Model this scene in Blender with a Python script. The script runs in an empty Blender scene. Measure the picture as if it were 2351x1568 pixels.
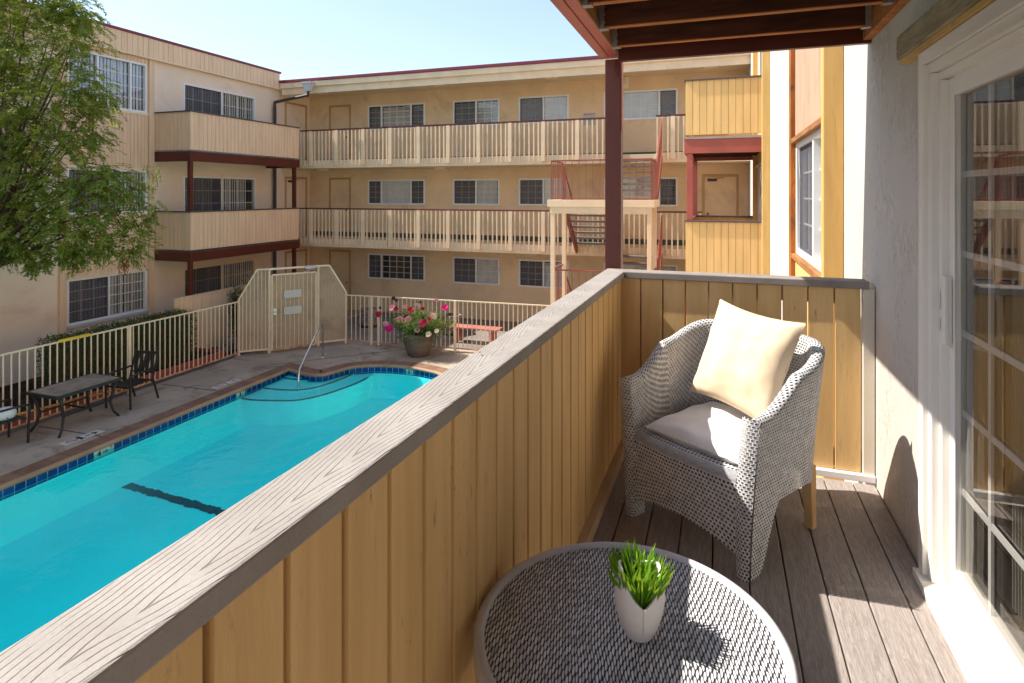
import bpy, bmesh, math, random
from mathutils import Vector, Matrix, noise
random.seed(7)
R = random.Random(11)
SC = bpy.context.scene
COL = SC.collection
# ------------------------------------------------------------------ viewpoint
FOC, CX, HZ, YAW = 1356.0, 1175.5, 445.0, math.radians(19.29)
SN, CS = math.sin(YAW), math.cos(YAW)
def ray(px, py):
    t = (px - CX) / FOC; s = (HZ - py) / FOC
    return Vector((-SN + CS * t, CS + SN * t, s))
def on_x(px, py, X): d = ray(px, py); return d * (X / d.x)
def on_y(px, py, Y): d = ray(px, py); return d * (Y / d.y)
def on_z(px, py, Z): d = ray(px, py); return d * (Z / d.z)
def at_d(px, py, D): return ray(px, py) * D
GZ = -4.2            # courtyard level
DZ = -1.54           # our balcony deck
FL = 2.65            # storey height
WX = 0.79            # wall of our own wing
XL = -14.4           # wall of the wing across the pool
YF = 18.3            # wall of the end wing
# ------------------------------------------------------------------ objects
ORG = {}
def tag(o, label=None, cat=None, group=None, kind=None):
    if label: o['label'] = label
    if cat: o['category'] = cat
    if group: o['group'] = group
    if kind: o['kind'] = kind
    return o
def thing(name, label, cat, loc=(0, 0, 0), rotz=0, group=None, local=False):
    o = bpy.data.objects.new(name, None); COL.objects.link(o)
    o.empty_display_size = .1
    o.location = loc; o.rotation_euler = (0, 0, rotz)
    ORG[o.name] = Vector((0, 0, 0)) if (local or rotz) else Vector(loc)
    return tag(o, label, cat, group)
def link_mesh(name, me, m, parent=None, origin=None):
    o = bpy.data.objects.new(name, me); COL.objects.link(o)
    if m: me.materials.append(m)
    if parent is not None:
        o.parent = parent; ORG[o.name] = ORG[parent.name].copy()
    else:
        ORG[o.name] = Vector(origin) if origin is not None else Vector((0, 0, 0))
        o.location = ORG[o.name]
    return o
def copy_tree(o, parent=None):
    c = o.copy(); COL.objects.link(c)
    ORG[c.name] = ORG[o.name].copy()
    if parent is not None: c.parent = parent
    for ch in list(o.children): copy_tree(ch, c)
    return c
def put_copy(o, parent, delta):
    c = o.copy(); COL.objects.link(c); c.parent = parent
    c.location = o.location + Vector(delta); ORG[c.name] = ORG[o.name].copy()
    return c

class MB:
    def __init__(s): s.v = []; s.f = []; s.uv = []
    def face(s, pts, uv=None):
        b = len(s.v); s.v += [Vector(p) for p in pts]
        s.f.append(tuple(range(b, b + len(pts))))
        s.uv.append(uv or [(0, 0)] * len(pts))
    def hexa(s, c):  # 8 corners: bottom 4 ccw, top 4 ccw
        b = len(s.v); s.v += [Vector(p) for p in c]
        for q in ((3, 2, 1, 0), (4, 5, 6, 7), (0, 1, 5, 4), (1, 2, 6, 5), (2, 3, 7, 6), (3, 0, 4, 7)):
            s.f.append(tuple(b + i for i in q)); s.uv.append([(0, 0)] * 4)
    def box(s, x0, x1, y0, y1, z0, z1):
        if x0 > x1: x0, x1 = x1, x0
        if y0 > y1: y0, y1 = y1, y0
        if z0 > z1: z0, z1 = z1, z0
        s.hexa([(x0, y0, z0), (x1, y0, z0), (x1, y1, z0), (x0, y1, z0), (x0, y0, z1), (x1, y0, z1), (x1, y1, z1), (x0, y1, z1)])
        return s
    def bar(s, p, q, w, h, up=(0, 0, 1), w2=None, h2=None):
        p, q = Vector(p), Vector(q); d = (q - p).normalized()
        side = d.cross(Vector(up))
        if side.length < 1e-4: side = d.cross(Vector((1, 0, 0)))
        side.normalize(); u = side.cross(d).normalized()
        w2 = w if w2 is None else w2; h2 = h if h2 is None else h2
        a = [p + side * (i * w / 2) + u * (j * h / 2) for i, j in ((-1, -1), (1, -1), (1, 1), (-1, 1))]
        b = [q + side * (i * w2 / 2) + u * (j * h2 / 2) for i, j in ((-1, -1), (1, -1), (1, 1), (-1, 1))]
        s.hexa(a + b); return s
    def tube(s, pts, r, n=10, caps=True, smooth_r=None):
        pts = [Vector(p) for p in pts]; rs = r if isinstance(r, (list, tuple)) else [r] * len(pts)
        base = len(s.v); prev = None
        for i, p in enumerate(pts):
            d = (pts[min(i + 1, len(pts) - 1)] - pts[max(i - 1, 0)]).normalized()
            if prev is None:
                side = d.cross(Vector((0, 0, 1)))
                if side.length < 1e-3: side = d.cross(Vector((1, 0, 0)))
            else: side = prev - d * prev.dot(d)
            side.normalize(); prev = side; u = side.cross(d)
            for k in range(n):
                a = 2 * math.pi * k / n
                s.v.append(p + (side * math.cos(a) + u * math.sin(a)) * rs[i])
        for i in range(len(pts) - 1):
            for k in range(n):
                a, b = base + i * n + k, base + i * n + (k + 1) % n
                s.f.append((a, b, b + n, a + n)); s.uv.append([(0, 0)] * 4)
        if caps:
            s.f.append(tuple(base + k for k in range(n))[::-1]); s.uv.append([(0, 0)] * n)
            e = base + (len(pts) - 1) * n
            s.f.append(tuple(e + k for k in range(n))); s.uv.append([(0, 0)] * n)
        return s
    def grid(s, fn, nu, nv, uvfn=None, closed=False):
        base = len(s.v)
        for j in range(nv + 1):
            for i in range(nu + 1): s.v.append(Vector(fn(i / nu, j / nv)))
        for j in range(nv):
            for i in range(nu):
                a = base + j * (nu + 1) + i
                s.f.append((a, a + 1, a + nu + 2, a + nu + 1))
                if uvfn: s.uv.append([uvfn(i / nu, j / nv), uvfn((i + 1) / nu, j / nv), uvfn((i + 1) / nu, (j + 1) / nv), uvfn(i / nu, (j + 1) / nv)])
                else: s.uv.append([(0, 0)] * 4)
        return s
    def lathe(s, prof, c=(0, 0, 0), n=32, rfn=None):
        c = Vector(c); base = len(s.v)
        for (r, z) in prof:
            for k in range(n):
                a = 2 * math.pi * k / n; s.v.append(c + Vector((r * math.cos(a), r * math.sin(a), z)))
        for i in range(len(prof) - 1):
            for k in range(n):
                a, b = base + i * n + k, base + i * n + (k + 1) % n
                s.f.append((a, b, b + n, a + n)); s.uv.append([(0, 0)] * 4)
        return s
    def data(s, name, org=Vector((0, 0, 0)), smooth=False, recalc=True):
        me = bpy.data.meshes.new(name)
        me.from_pydata([tuple(p - org) for p in s.v], [], s.f)
        if any(any(c != (0, 0) for c in u) for u in s.uv):
            l = me.uv_layers.new(name='UVMap'); k = 0
            for u in s.uv:
                for c in u: l.data[k].uv = c; k += 1
        if recalc:
            bm = bmesh.new(); bm.from_mesh(me)
            bmesh.ops.remove_doubles(bm, verts=bm.verts, dist=1e-5)
            bmesh.ops.recalc_face_normals(bm, faces=bm.faces); bm.to_mesh(me); bm.free()
        if smooth:
            me.polygons.foreach_set('use_smooth', [True] * len(me.polygons))
        me.update(); return me
    def build(s, name, m, parent=None, origin=None, smooth=False, bevel=0, recalc=True, segs=2):
        if parent is None and origin is None:
            xs = [p.x for p in s.v]; ys = [p.y for p in s.v]; zs = [p.z for p in s.v]
            origin = ((min(xs) + max(xs)) / 2, (min(ys) + max(ys)) / 2, min(zs))
        org = ORG[parent.name] if parent is not None else Vector(origin)
        o = link_mesh(name, s.data(name, org, smooth, recalc), m, parent, origin)
        if bevel:
            b = o.modifiers.new('bevel', 'BEVEL'); b.width = bevel; b.segments = segs; b.limit_method = 'ANGLE'; b.angle_limit = math.radians(40)
        return o

class Fr:
    """a wall plane: u along it, o outward, z up"""
    def __init__(s, O, U, N): s.O, s.U, s.N = Vector(O), Vector(U), Vector(N)
    def p(s, u, o, z): return s.O + s.U * u + s.N * o + Vector((0, 0, z))
    def box(s, mb, u0, u1, o0, o1, z0, z1):
        a, b = s.p(u0, o0, z0), s.p(u1, o1, z1); mb.box(a.x, b.x, a.y, b.y, a.z, b.z); return mb
    def quad(s, mb, u0, u1, z0, z1, o=0):
        pts = [s.p(u0, o, z0), s.p(u1, o, z0), s.p(u1, o, z1), s.p(u0, o, z1)]
        uv = [(u0, z0), (u1, z0), (u1, z1), (u0, z1)]
        if (pts[1] - pts[0]).cross(pts[3] - pts[0]).dot(s.N) < 0: pts.reverse(); uv.reverse()
        mb.face(pts, uv); return mb
FL_ = Fr((XL, 0, 0), (0, 1, 0), (1, 0, 0))
FF_ = Fr((0, YF, 0), (1, 0, 0), (0, -1, 0))
FR_ = Fr((WX, 0, 0), (0, 1, 0), (-1, 0, 0))
def wall_holes(mb, fr, u0, u1, z0, z1, holes, depth=.14, o=0):
    us = sorted(set([u0, u1] + [h[i] for h in holes for i in (0, 1)])); us = [u for u in us if u0 <= u <= u1]
    zs = sorted(set([z0, z1] + [h[i] for h in holes for i in (2, 3)])); zs = [z for z in zs if z0 <= z <= z1]
    for i in range(len(us) - 1):
        for j in range(len(zs) - 1):
            cu, cz = (us[i] + us[i + 1]) / 2, (zs[j] + zs[j + 1]) / 2
            if any(h[0] < cu < h[1] and h[2] < cz < h[3] for h in holes): continue
            fr.quad(mb, us[i], us[i + 1], zs[j], zs[j + 1], o)
    for a, b, c, d in holes:
        P = lambda u, oo, z: fr.p(u, oo, z)
        mb.face([P(a, o, c), P(a, o - depth, c), P(a, o - depth, d), P(a, o, d)])
        mb.face([P(b, o, c), P(b, o, d), P(b, o - depth, d), P(b, o - depth, c)])
        mb.face([P(a, o, d), P(a, o - depth, d), P(b, o - depth, d), P(b, o, d)])
        mb.face([P(a, o, c), P(b, o, c), P(b, o - depth, c), P(a, o - depth, c)])
def siding(mb, fr, u0, u1, z0, z1, pitch, gw=.012, gd=.012, o=0.0, thick=.02, jit=0.0):
    """vertical boards with real grooves between them, one closed sheet"""
    n = max(1, round(abs(u1 - u0) / pitch)); p = (u1 - u0) / n; prof = []
    for i in range(n):
        a, b = u0 + i * p, u0 + (i + 1) * p; dj = R.uniform(-jit, jit)
        prof += [(a, o - gd), (a + gw * .35, o - gd), (a + gw * .5, o + dj), (b - gw * .5, o + dj), (b - gw * .35, o - gd)]
    prof.append((u1, o - gd))
    for (ua, oa), (ub, ob) in zip(prof, prof[1:]):
        q = [fr.p(ua, oa, z0), fr.p(ub, ob, z0), fr.p(ub, ob, z1), fr.p(ua, oa, z1)]
        mb.face(q, [(ua, z0), (ub, z0), (ub, z1), (ua, z1)])
    for z in (z0, z1):
        for i in range(n):
            k = prof[i * 5:i * 5 + 6]
            pts = [fr.p(u, oo, z) for u, oo in k] + [fr.p(k[-1][0], o - thick, z), fr.p(k[0][0], o - thick, z)]
            mb.face(pts)
    mb.face([fr.p(u0, o - thick, z0), fr.p(u1, o - thick, z0), fr.p(u1, o - thick, z1), fr.p(u0, o - thick, z1)])
    for u in (u0, u1):
        mb.face([fr.p(u, o - gd, z0), fr.p(u, o - gd, z1), fr.p(u, o - thick, z1), fr.p(u, o - thick, z0)])
    return mb
# ------------------------------------------------------------------ materials
class NT:
    def __init__(s, name):
        s.m = bpy.data.materials.new(name); s.m.use_nodes = True; s.t = s.m.node_tree; s.t.nodes.clear()
        s.out = s.n('ShaderNodeOutputMaterial')
    def n(s, typ, **k):
        x = s.t.nodes.new(typ)
        for a, b in k.items(): setattr(x, a, b)
        return x
    def l(s, a, b): s.t.links.new(a, b)
    def set(s, sock, v):
        if hasattr(v, 'is_linked') or isinstance(v, bpy.types.NodeSocket): s.l(v, sock)
        else: sock.default_value = v
    def math(s, op, a, b=None, c=None):
        x = s.n('ShaderNodeMath', operation=op); s.set(x.inputs[0], a)
        if b is not None: s.set(x.inputs[1], b)
        if c is not None: s.set(x.inputs[2], c)
        return x.outputs[0]
    def mix(s, f, a, b, blend='MIX'):
        x = s.n('ShaderNodeMix', data_type='RGBA', blend_type=blend)
        s.set(x.inputs[0], f); s.set(x.inputs[6], c4(a)); s.set(x.inputs[7], c4(b)); return x.outputs[2]
    def coord(s, kind='Object', scale=(1, 1, 1)):
        tc = s.n('ShaderNodeTexCoord'); mp = s.n('ShaderNodeMapping'); s.l(tc.outputs[kind], mp.inputs[0]); mp.inputs[3].default_value = scale
        return mp.outputs[0]
    def noise(s, vec, scale, detail=4, rough=.55, dist=0):
        x = s.n('ShaderNodeTexNoise'); s.l(vec, x.inputs['Vector']); x.inputs['Scale'].default_value = scale
        x.inputs['Detail'].default_value = detail; x.inputs['Roughness'].default_value = rough; x.inputs['Distortion'].default_value = dist
        return x.outputs[0]
    def ramp(s, f, lo, hi, a=0., b=1.):
        x = s.n('ShaderNodeMapRange'); s.l(f, x.inputs[0]); x.inputs[1].default_value = lo; x.inputs[2].default_value = hi
        x.inputs[3].default_value = a; x.inputs[4].default_value = b; x.interpolation_type = 'SMOOTHSTEP'; return x.outputs[0]
    def bump(s, h, strength, dist=.01, normal=None):
        x = s.n('ShaderNodeBump'); s.l(h, x.inputs['Height']); x.inputs['Strength'].default_value = strength; x.inputs['Distance'].default_value = dist
        if normal is not None: s.l(normal, x.inputs['Normal'])
        return x.outputs[0]
    def bsdf(s, col, rough=.6, spec=.3, metal=0., normal=None, **k):
        x = s.n('ShaderNodeBsdfPrincipled'); s.set(x.inputs['Base Color'], c4(col)); s.set(x.inputs['Roughness'], rough)
        x.inputs['Specular IOR Level'].default_value = spec; x.inputs['Metallic'].default_value = metal
        if normal is not None: s.l(normal, x.inputs['Normal'])
        for a, b in k.items(): x.inputs[a].default_value = b
        return x.outputs[0]
    def done(s, sh): s.l(sh, s.out.inputs[0]); return s.m
def schlick(t, f0, normal=None):
    g = t.n('ShaderNodeNewGeometry'); d = t.n('ShaderNodeVectorMath', operation='DOT_PRODUCT')
    t.l(g.outputs['Incoming'], d.inputs[0]); t.l(normal if normal is not None else g.outputs['Normal'], d.inputs[1])
    m = t.math('POWER', t.math('SUBTRACT', 1., t.math('MINIMUM', t.math('ABSOLUTE', d.outputs['Value']), 1.)), 5.)
    return t.math('ADD', f0, t.math('MULTIPLY', m, 1. - f0))
def c4(c): return (c[0], c[1], c[2], 1) if isinstance(c, (tuple, list)) and len(c) == 3 else c
def sep(t, v):
    x = t.n('ShaderNodeSeparateXYZ'); t.l(v, x.inputs[0]); return x.outputs
def surf(name, col, rough=.6, spec=.3, metal=0., var=.12, vs=2., bump=.15, bs=60., bd=.004, stretch=(1, 1, 1), stain=None, sts=3., sta=.5, stl=.55):
    t = NT(name); v = t.coord('Object', stretch)
    big = t.noise(v, vs, 5); f = t.ramp(big, .3, .7)
    dk = tuple(c * (1 - var) for c in col); lt = tuple(min(1, c * (1 + var * .7)) for c in col)
    c = t.mix(f, dk, lt)
    if stain:
        sn = t.noise(v, sts, 9, .72, .6); c = t.mix(t.math('MULTIPLY', t.ramp(sn, stl, stl + .16), sta), c, stain)
    fine = t.noise(v, bs, 5, .65)
    return t.done(t.bsdf(c, rough, spec, metal, t.bump(fine, bump, bd)))
M = {}
def mk():
    # pale stucco of our own wing, with weathered hairline streaks
    t = NT('white_stucco'); v = t.coord(); vz = t.coord('Object', (1, 1, .28))
    big = t.ramp(t.noise(v, 1.3, 4), .3, .7); c = t.mix(big, (.55, .50, .45), (.64, .595, .545))
    patch = t.ramp(t.noise(v, 2.6, 3), .40, .62); worm = t.noise(vz, 22, 9, .72, 1.6)
    line = t.math('SUBTRACT', 1., t.ramp(t.math('ABSOLUTE', t.math('SUBTRACT', worm, .53)), 0., .034))
    c = t.mix(t.math('MULTIPLY', t.math('MULTIPLY', line, patch), .62), c, (.20, .155, .10))
    dots = t.ramp(t.noise(v, 30, 2), .70, .76); c = t.mix(t.math('MULTIPLY', dots, .5), c, (.3, .22, .14))
    h = t.math('ADD', t.noise(v, 55, 6, .7), t.math('MULTIPLY', t.noise(v, 18, 3), .8))
    M['white_stucco'] = t.done(t.bsdf(c, .85, .2, 0, t.bump(h, .38, .008)))
    M['tan_stucco'] = surf('tan_stucco', (.79, .585, .365), .88, .2, 0, .10, .8, .5, 45, .008, stain=(.54, .38, .24), sts=1.3, sta=.5, stl=.52)
    M['peach_stucco'] = surf('peach_stucco', (.84, .68, .53), .88, .2, 0, .07, .7, .5, 42, .008, stain=(.55, .4, .27), sts=.9, sta=.35)
    M['soffit'] = surf('soffit_stucco', (.78, .61, .40), .9, .2, 0, .06, .8, .4, 40, .006)
    M['tan_siding'] = surf('tan_siding', (.80, .56, .37), .65, .3, 0, .09, 1.5, .2, 30, .004, (6, 6, .6), stain=(.4, .22, .12), sts=2.2, sta=.4, stl=.6)
    M['peel_siding'] = surf('peeling_siding', (.50, .335, .23), .75, .25, 0, .12, 2, .3, 30, .004, (8, 8, .8), stain=(.42, .14, .07), sts=2.6, sta=.75, stl=.53)
    M['yellow_siding'] = surf('yellow_siding', (.74, .49, .20), .65, .3, 0, .10, 1.5, .2, 30, .004, (6, 6, .6), stain=(.42, .26, .11), sts=2.2, sta=.5, stl=.58)
    M['cream_trim'] = surf('cream_trim', (.83, .65, .44), .6, .35, 0, .08, 2, .2, 40, .004, stain=(.5, .3, .17), sts=2, sta=.4)
    M['ochre_trim'] = surf('ochre_trim', (.62, .39, .13), .55, .35, 0, .12, 2, .25, 25, .004, (5, 5, .7), stain=(.36, .2, .07), sts=2, sta=.45)
    M['cream_paint'] = surf('cream_metal_paint', (.82, .63, .44), .45, .4, 0, .06, 3, .1, 60, .002, stain=(.36, .13, .05), sts=3.5, sta=.65, stl=.63)
    M['rust_rail'] = surf('rusted_cream_paint', (.55, .33, .18), .6, .3, 0, .3, 4, .2, 50, .002, stain=(.25, .07, .02), sts=6, sta=.9, stl=.48)
    M['red_paint'] = surf('oxblood_paint', (.10, .018, .009), .42, .4, 0, .18, 2, .15, 50, .003)
    M['red_flash'] = surf('red_roof_flashing', (.20, .028, .05), .45, .4, 0, .15, 2, .05, 30, .002)
    M['brick_red'] = surf('terracotta_paint', (.36, .085, .06), .45, .4, 0, .15, 2, .15, 50, .003)
    M['red_rail'] = surf('red_rail_paint', (.30, .085, .055), .45, .4, 0, .15, 3, .1, 50, .002)
    M['bench_red'] = surf('bench_red_stain', (.46, .16, .13), .6, .3, 0, .15, 3, .2, 50, .002)
    M['dark_cap'] = surf('dark_cap_paint', (.10, .07, .07), .5, .4, 0, .15, 2, .1, 30, .002)
    M['rail_brown'] = surf('maroon_handrail', (.16, .045, .035), .45, .4, 0, .15, 2, .1, 30, .002)
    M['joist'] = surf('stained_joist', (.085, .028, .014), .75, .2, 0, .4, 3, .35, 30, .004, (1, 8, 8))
    M['joist_edge'] = surf('fir_and_bounce_tone', (.42, .15, .045), .7, .2, 0, .3, 3, .4, 30, .004, (1, 8, 8))  # orange fir; on joist undersides the tone stands in for bounced light
    M['fir_beam'] = surf('fir_beam', (.33, .145, .05), .7, .25, 0, .3, 3, .4, 30, .004, (8, 1, 8))
    M['galv'] = surf('galvanised_steel', (.34, .32, .29), .5, .5, .6, .25, 8, .15, 60, .002)
    M['door_frame'] = surf('door_frame_paint', (.52, .31, .14), .5, .35, 0, .1, 2)
    M['end_post'] = surf('cream_end_post', (.74, .67, .55), .5, .35, 0, .06, 3)
    M['white_vinyl'] = surf('white_vinyl', (.80, .79, .78), .35, .45, 0, .03, 3, .03, 60, .001)
    M['door_vinyl'] = surf('door_vinyl', (.80, .765, .71), .35, .45, 0, .04, 3, .03, 60, .001, stain=(.55, .45, .34), sts=3, sta=.25, stl=.6)
    M['door_paint'] = surf('door_paint', (.60, .39, .20), .55, .35, 0, .06, 1, .08, 30, .002)
    M['brass'] = surf('dark_hardware', (.05, .045, .04), .35, .5, .8)
    M['light_fix'] = surf('light_fixture', (.78, .68, .5), .4, .4)
    M['concrete'] = surf('pool_deck_concrete', (.37, .30, .235), .85, .25, 0, .16, .9, .5, 70, .006, stain=(.17, .125, .095), sts=1.6, sta=.75, stl=.5)
    M['slate'] = surf('dark_path', (.13, .115, .115), .75, .3, 0, .25, 1.5, .4, 25, .01, stain=(.06, .05, .05), sts=3, sta=.5)
    M['far_path'] = surf('far_path', (.22, .19, .17), .85, .25, 0, .2, 1.2, .4, 50, .006)
    M['soil'] = surf('soil', (.05, .033, .024), .95, .1, 0, .4, 4, .9, 20, .04)
    M['green_strip'] = surf('walkway_membrane', (.085, .105, .085), .8, .2, 0, .2, 1)
    M['roofing'] = surf('roofing', (.25, .23, .21), .9, .2)
    M['dark_metal'] = surf('bronze_metal', (.035, .03, .028), .45, .45, .3, .2, 4, .1, 60, .002)
    M['table_tile'] = surf('tile_tabletop', (.27, .215, .175), .55, .35, 0, .3, 5, .2, 40, .003)
    M['chrome'] = surf('brushed_steel', (.62, .60, .57), .18, .5, 1., .06, 6, .02, 90, .001)
    M['clay_pot'] = surf('brown_fibre_pot', (.16, .12, .095), .75, .25, 0, .2, 3, .5, 60, .006, (1, 1, 5))
    M['bark'] = surf('bark', (.13, .085, .055), .9, .15, 0, .35, 3, .9, 16, .03, (2, 2, .5))
    M['white_sign'] = surf('white_sign', (.54, .51, .46), .5, .3, 0, .05, 2)
    M['ink'] = surf('black_ink', (.02, .02, .02), .5, .3); M['red_ink'] = surf('red_ink', (.45, .05, .05), .5, .3); M['grey_ink'] = surf('grey_ink', (.35, .35, .37), .6, .3)
    M['yellow'] = surf('yellow_plastic', (.78, .48, .03), .45, .4)
    M['orange_pole'] = surf('tan_pole', (.62, .33, .08), .5, .4)
    M['dark_pipe'] = surf('dark_downspout', (.045, .045, .05), .4, .45, 0, .2)
    M['grey_zinc'] = surf('zinc_box', (.5, .5, .5), .5, .4)
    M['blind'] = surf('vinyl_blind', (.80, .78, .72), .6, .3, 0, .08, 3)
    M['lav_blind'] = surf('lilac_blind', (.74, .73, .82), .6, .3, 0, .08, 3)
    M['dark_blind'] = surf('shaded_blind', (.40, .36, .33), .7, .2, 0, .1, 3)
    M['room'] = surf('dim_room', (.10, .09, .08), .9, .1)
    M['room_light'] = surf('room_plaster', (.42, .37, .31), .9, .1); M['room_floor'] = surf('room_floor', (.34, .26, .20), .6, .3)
    M['white_ceramic'] = surf('white_ceramic', (.80, .76, .73), .45, .4, 0, .03, 5, .06, 90, .001)
    M['pillow'] = surf('cream_pillow', (.74, .58, .40), .85, .15, 0, .02, 4, .10, 400, .0008)
    M['cushion'] = surf('white_cushion', (.76, .75, .75), .85, .15, 0, .03, 4, .10, 400, .0008)
    M['pale_wood'] = surf('pale_wood_leg', (.70, .43, .20), .5, .35, 0, .15, 4, .1, 30, .002, (6, 6, .5))
    M['base_trim'] = surf('base_plate', (.55, .40, .26), .7, .25, 0, .2, 3, .3, 40, .004)
    M['grey_mould'] = surf('weathered_ledger', (.46, .38, .26), .85, .2, 0, .3, 3, .8, 14, .012, (10, .8, 10), stain=(.12, .10, .05), sts=1.5, sta=.55, stl=.48)
    M['plaster_pool'] = surf('pool_plaster', (.72, .92, .90), .7, .2, 0, .05, .7, .1, 10, .01)
    M['step_pool'] = surf('pool_step_plaster', (.85, .93, .91), .7, .2, 0, .05, 1.5, .1, 10, .01)
    M['dark_tile'] = surf('dark_blue_tile', (.01, .06, .10), .3, .5)
    M['rust_wood'] = surf('burnt_varnish', (.34, .11, .018), .45, .4, 0, .4, 2, .3, 20, .004, (3, 3, .9), stain=(.06, .02, .01), sts=7, sta=.9, stl=.52)
    M['bag'] = surf('clear_bag', (.75, .77, .8), .25, .5)
    M['blue'] = surf('blue_label', (.03, .15, .5), .4, .4)
    # --- near railing boards and siding: worn ochre paint
    t = NT('ochre_boards'); v = t.coord('Object', (4, 4, .35)); w = t.coord()
    c = t.mix(t.ramp(t.noise(v, 4, 5), .3, .7), (.68, .435, .18), (.79, .525, .235))
    sc = t.noise(t.coord('Object', (14, 14, 2.2)), 5, 9, .75, .4); pat = t.ramp(t.noise(w, 3.2, 3), .46, .66)
    c = t.mix(t.math('MULTIPLY', t.math('MULTIPLY', t.ramp(sc, .57, .67), pat), .65), c, (.13, .075, .03))
    h = t.math('ADD', t.noise(v, 22, 6, .7), t.math('MULTIPLY', sc, .6))
    M['ochre_boards'] = t.done(t.bsdf(c, .6, .3, 0, t.bump(h, .28, .005)))
    # --- embossed composite cap rail with cathedral grain (long axis = local Y)
    def grain(name, lo, hi, line, axis, freq, halfw, amt, bstr):
        t = NT(name); v = t.coord(); X, Y, Z = sep(t, v)
        a, b = (X, Y) if axis == 'Y' else (Y, X)
        nz = t.noise(v, 2.2, 3); nz2 = t.noise(v, 14, 4, .6)
        across = t.math('ABSOLUTE', t.math('ADD', a, t.math('MULTIPLY', t.math('SUBTRACT', nz, .5), .05)))
        # arches: the level sets bend along the board
        lv = t.math('ADD', t.math('MULTIPLY', t.math('POWER', t.math('DIVIDE', across, halfw), 1.15), 6.2), t.math('MULTIPLY', b, -freq))
        lv = t.math('ADD', lv, t.math('MULTIPLY', t.math('SUBTRACT', nz2, .5), .55))
        fr = t.math('ABSOLUTE', t.math('SUBTRACT', t.math('FRACT', lv), .5))
        brk = t.ramp(t.noise(t.coord('Object', (18, 5, 18) if axis == 'Y' else (5, 18, 18)), 3, 5), .30, .52)
        ln = t.math('MULTIPLY', t.math('SUBTRACT', 1., t.ramp(fr, .035, .125)), brk); ln = t.math('MULTIPLY', ln, t.ramp(sep(t, t.n('ShaderNodeNewGeometry').outputs['True Normal'])[2], .5, .8))
        base = t.mix(t.ramp(t.noise(v, 5, 5), .3, .7), lo, hi)
        speck = t.ramp(t.noise(v, 160, 2), .45, .75); base = t.mix(t.math('MULTIPLY', speck, .25), base, tuple(x * .7 for x in lo))
        c = t.mix(t.math('MULTIPLY', ln, amt), base, line)
        h = t.math('ADD', t.math('MULTIPLY', ln, -1.), t.math('MULTIPLY', t.noise(v, 130, 3), .35))
        M[name] = t.done(t.bsdf(c, .75, .22, 0, t.bump(h, bstr, .004)))
    grain('cap_composite', (.295, .265, .24), (.365, .335, .308), (.11, .09, .077), 'Y', 12, .07, .66, .45)
    grain('cap_composite_end', (.25, .215, .195), (.32, .28, .255), (.14, .115, .10), 'X', 13, .07, .75, .45)
    # --- deck planks: fine grain along Y, colour differs by board
    t = NT('deck_composite'); v = t.coord(); g = t.n('ShaderNodeNewGeometry').outputs['Random Per Island']
    wv = t.coord('Object', (26, 2.2, 1)); g1 = t.noise(wv, 3.2, 7, .72, 1.9); g2 = t.noise(t.coord('Object', (60, 5, 1)), 3, 5, .7, .8)
    c = t.mix(t.ramp(g1, .36, .64), (.235, .202, .186), (.37, .328, .305))
    c = t.mix(t.math('MULTIPLY', t.ramp(g2, .55, .72), .55), c, (.52, .45, .41))
    c = t.mix(t.math('MULTIPLY', g, .25), c, (.32, .265, .24))
    M['deck_composite'] = t.done(t.bsdf(c, .72, .25, 0, t.bump(t.math('ADD', g1, g2), .35, .005)))
    # --- woven resin: staggered holes, half cut through, half painted dark for the shade inside
    def weave(name, pu, pv, hole, lo, hi, cut, alongdist=.0, rr=.5, gap=(.02, .02, .022)):
        t = NT(name); uv = t.coord('UV'); 
        nz = t.n('ShaderNodeTexNoise'); t.l(uv, nz.inputs['Vector']); nz.inputs['Scale'].default_value = 9; nz.inputs['Detail'].default_value = 2
        mx = t.n('ShaderNodeVectorMath', operation='MULTIPLY_ADD'); t.l(nz.outputs['Color'], mx.inputs[0]); mx.inputs[1].default_value = (alongdist,) * 3; t.l(uv, mx.inputs[2])
        U, V, _ = sep(t, mx.outputs[0])
        v1 = t.math('DIVIDE', V, pv); row = t.math('FLOOR', v1)
        u1 = t.math('ADD', t.math('DIVIDE', U, pu), t.math('MULTIPLY', t.math('MODULO', row, 2.), .5))
        fx = t.math('SUBTRACT', t.math('FRACT', u1), .5); fy = t.math('SUBTRACT', t.math('FRACT', v1), .5)
        d = t.math('SQRT', t.math('ADD', t.math('MULTIPLY', fx, fx), t.math('MULTIPLY', t.math('MULTIPLY', fy, fy), 1.15)))
        hm = t.math('SUBTRACT', 1., t.ramp(d, hole - .07, hole + .07))
        sx = t.math('ABSOLUTE', t.math('SINE', t.math('MULTIPLY', u1, math.pi)))
        cellr = t.n('ShaderNodeTexWhiteNoise', noise_dimensions='2D'); cv = t.n('ShaderNodeCombineXYZ'); t.l(t.math('FLOOR', u1), cv.inputs[0]); t.l(row, cv.inputs[1]); t.l(cv.outputs[0], cellr.inputs['Vector'])
        c = t.mix(cellr.outputs['Value'], lo, hi)
        h = t.math('ADD', t.math('MULTIPLY', hm, -1.), t.math('MULTIPLY', sx, .5))
        sh = t.bsdf(t.mix(hm, c, gap), rr, .35, 0, t.bump(h, .8, .006))
        if cut:
            tr = t.n('ShaderNodeBsdfTransparent'); ms = t.n('ShaderNodeMixShader'); t.l(t.math('MULTIPLY', hm, cut), ms.inputs[0]); t.l(sh, ms.inputs[1]); t.l(tr.outputs[0], ms.inputs[2]); sh = ms.outputs[0]
        M[name] = t.done(sh)
    weave('wicker', .0170, .0138, .28, (.48, .48, .49), (.70, .70, .72), .5, .008)
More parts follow.
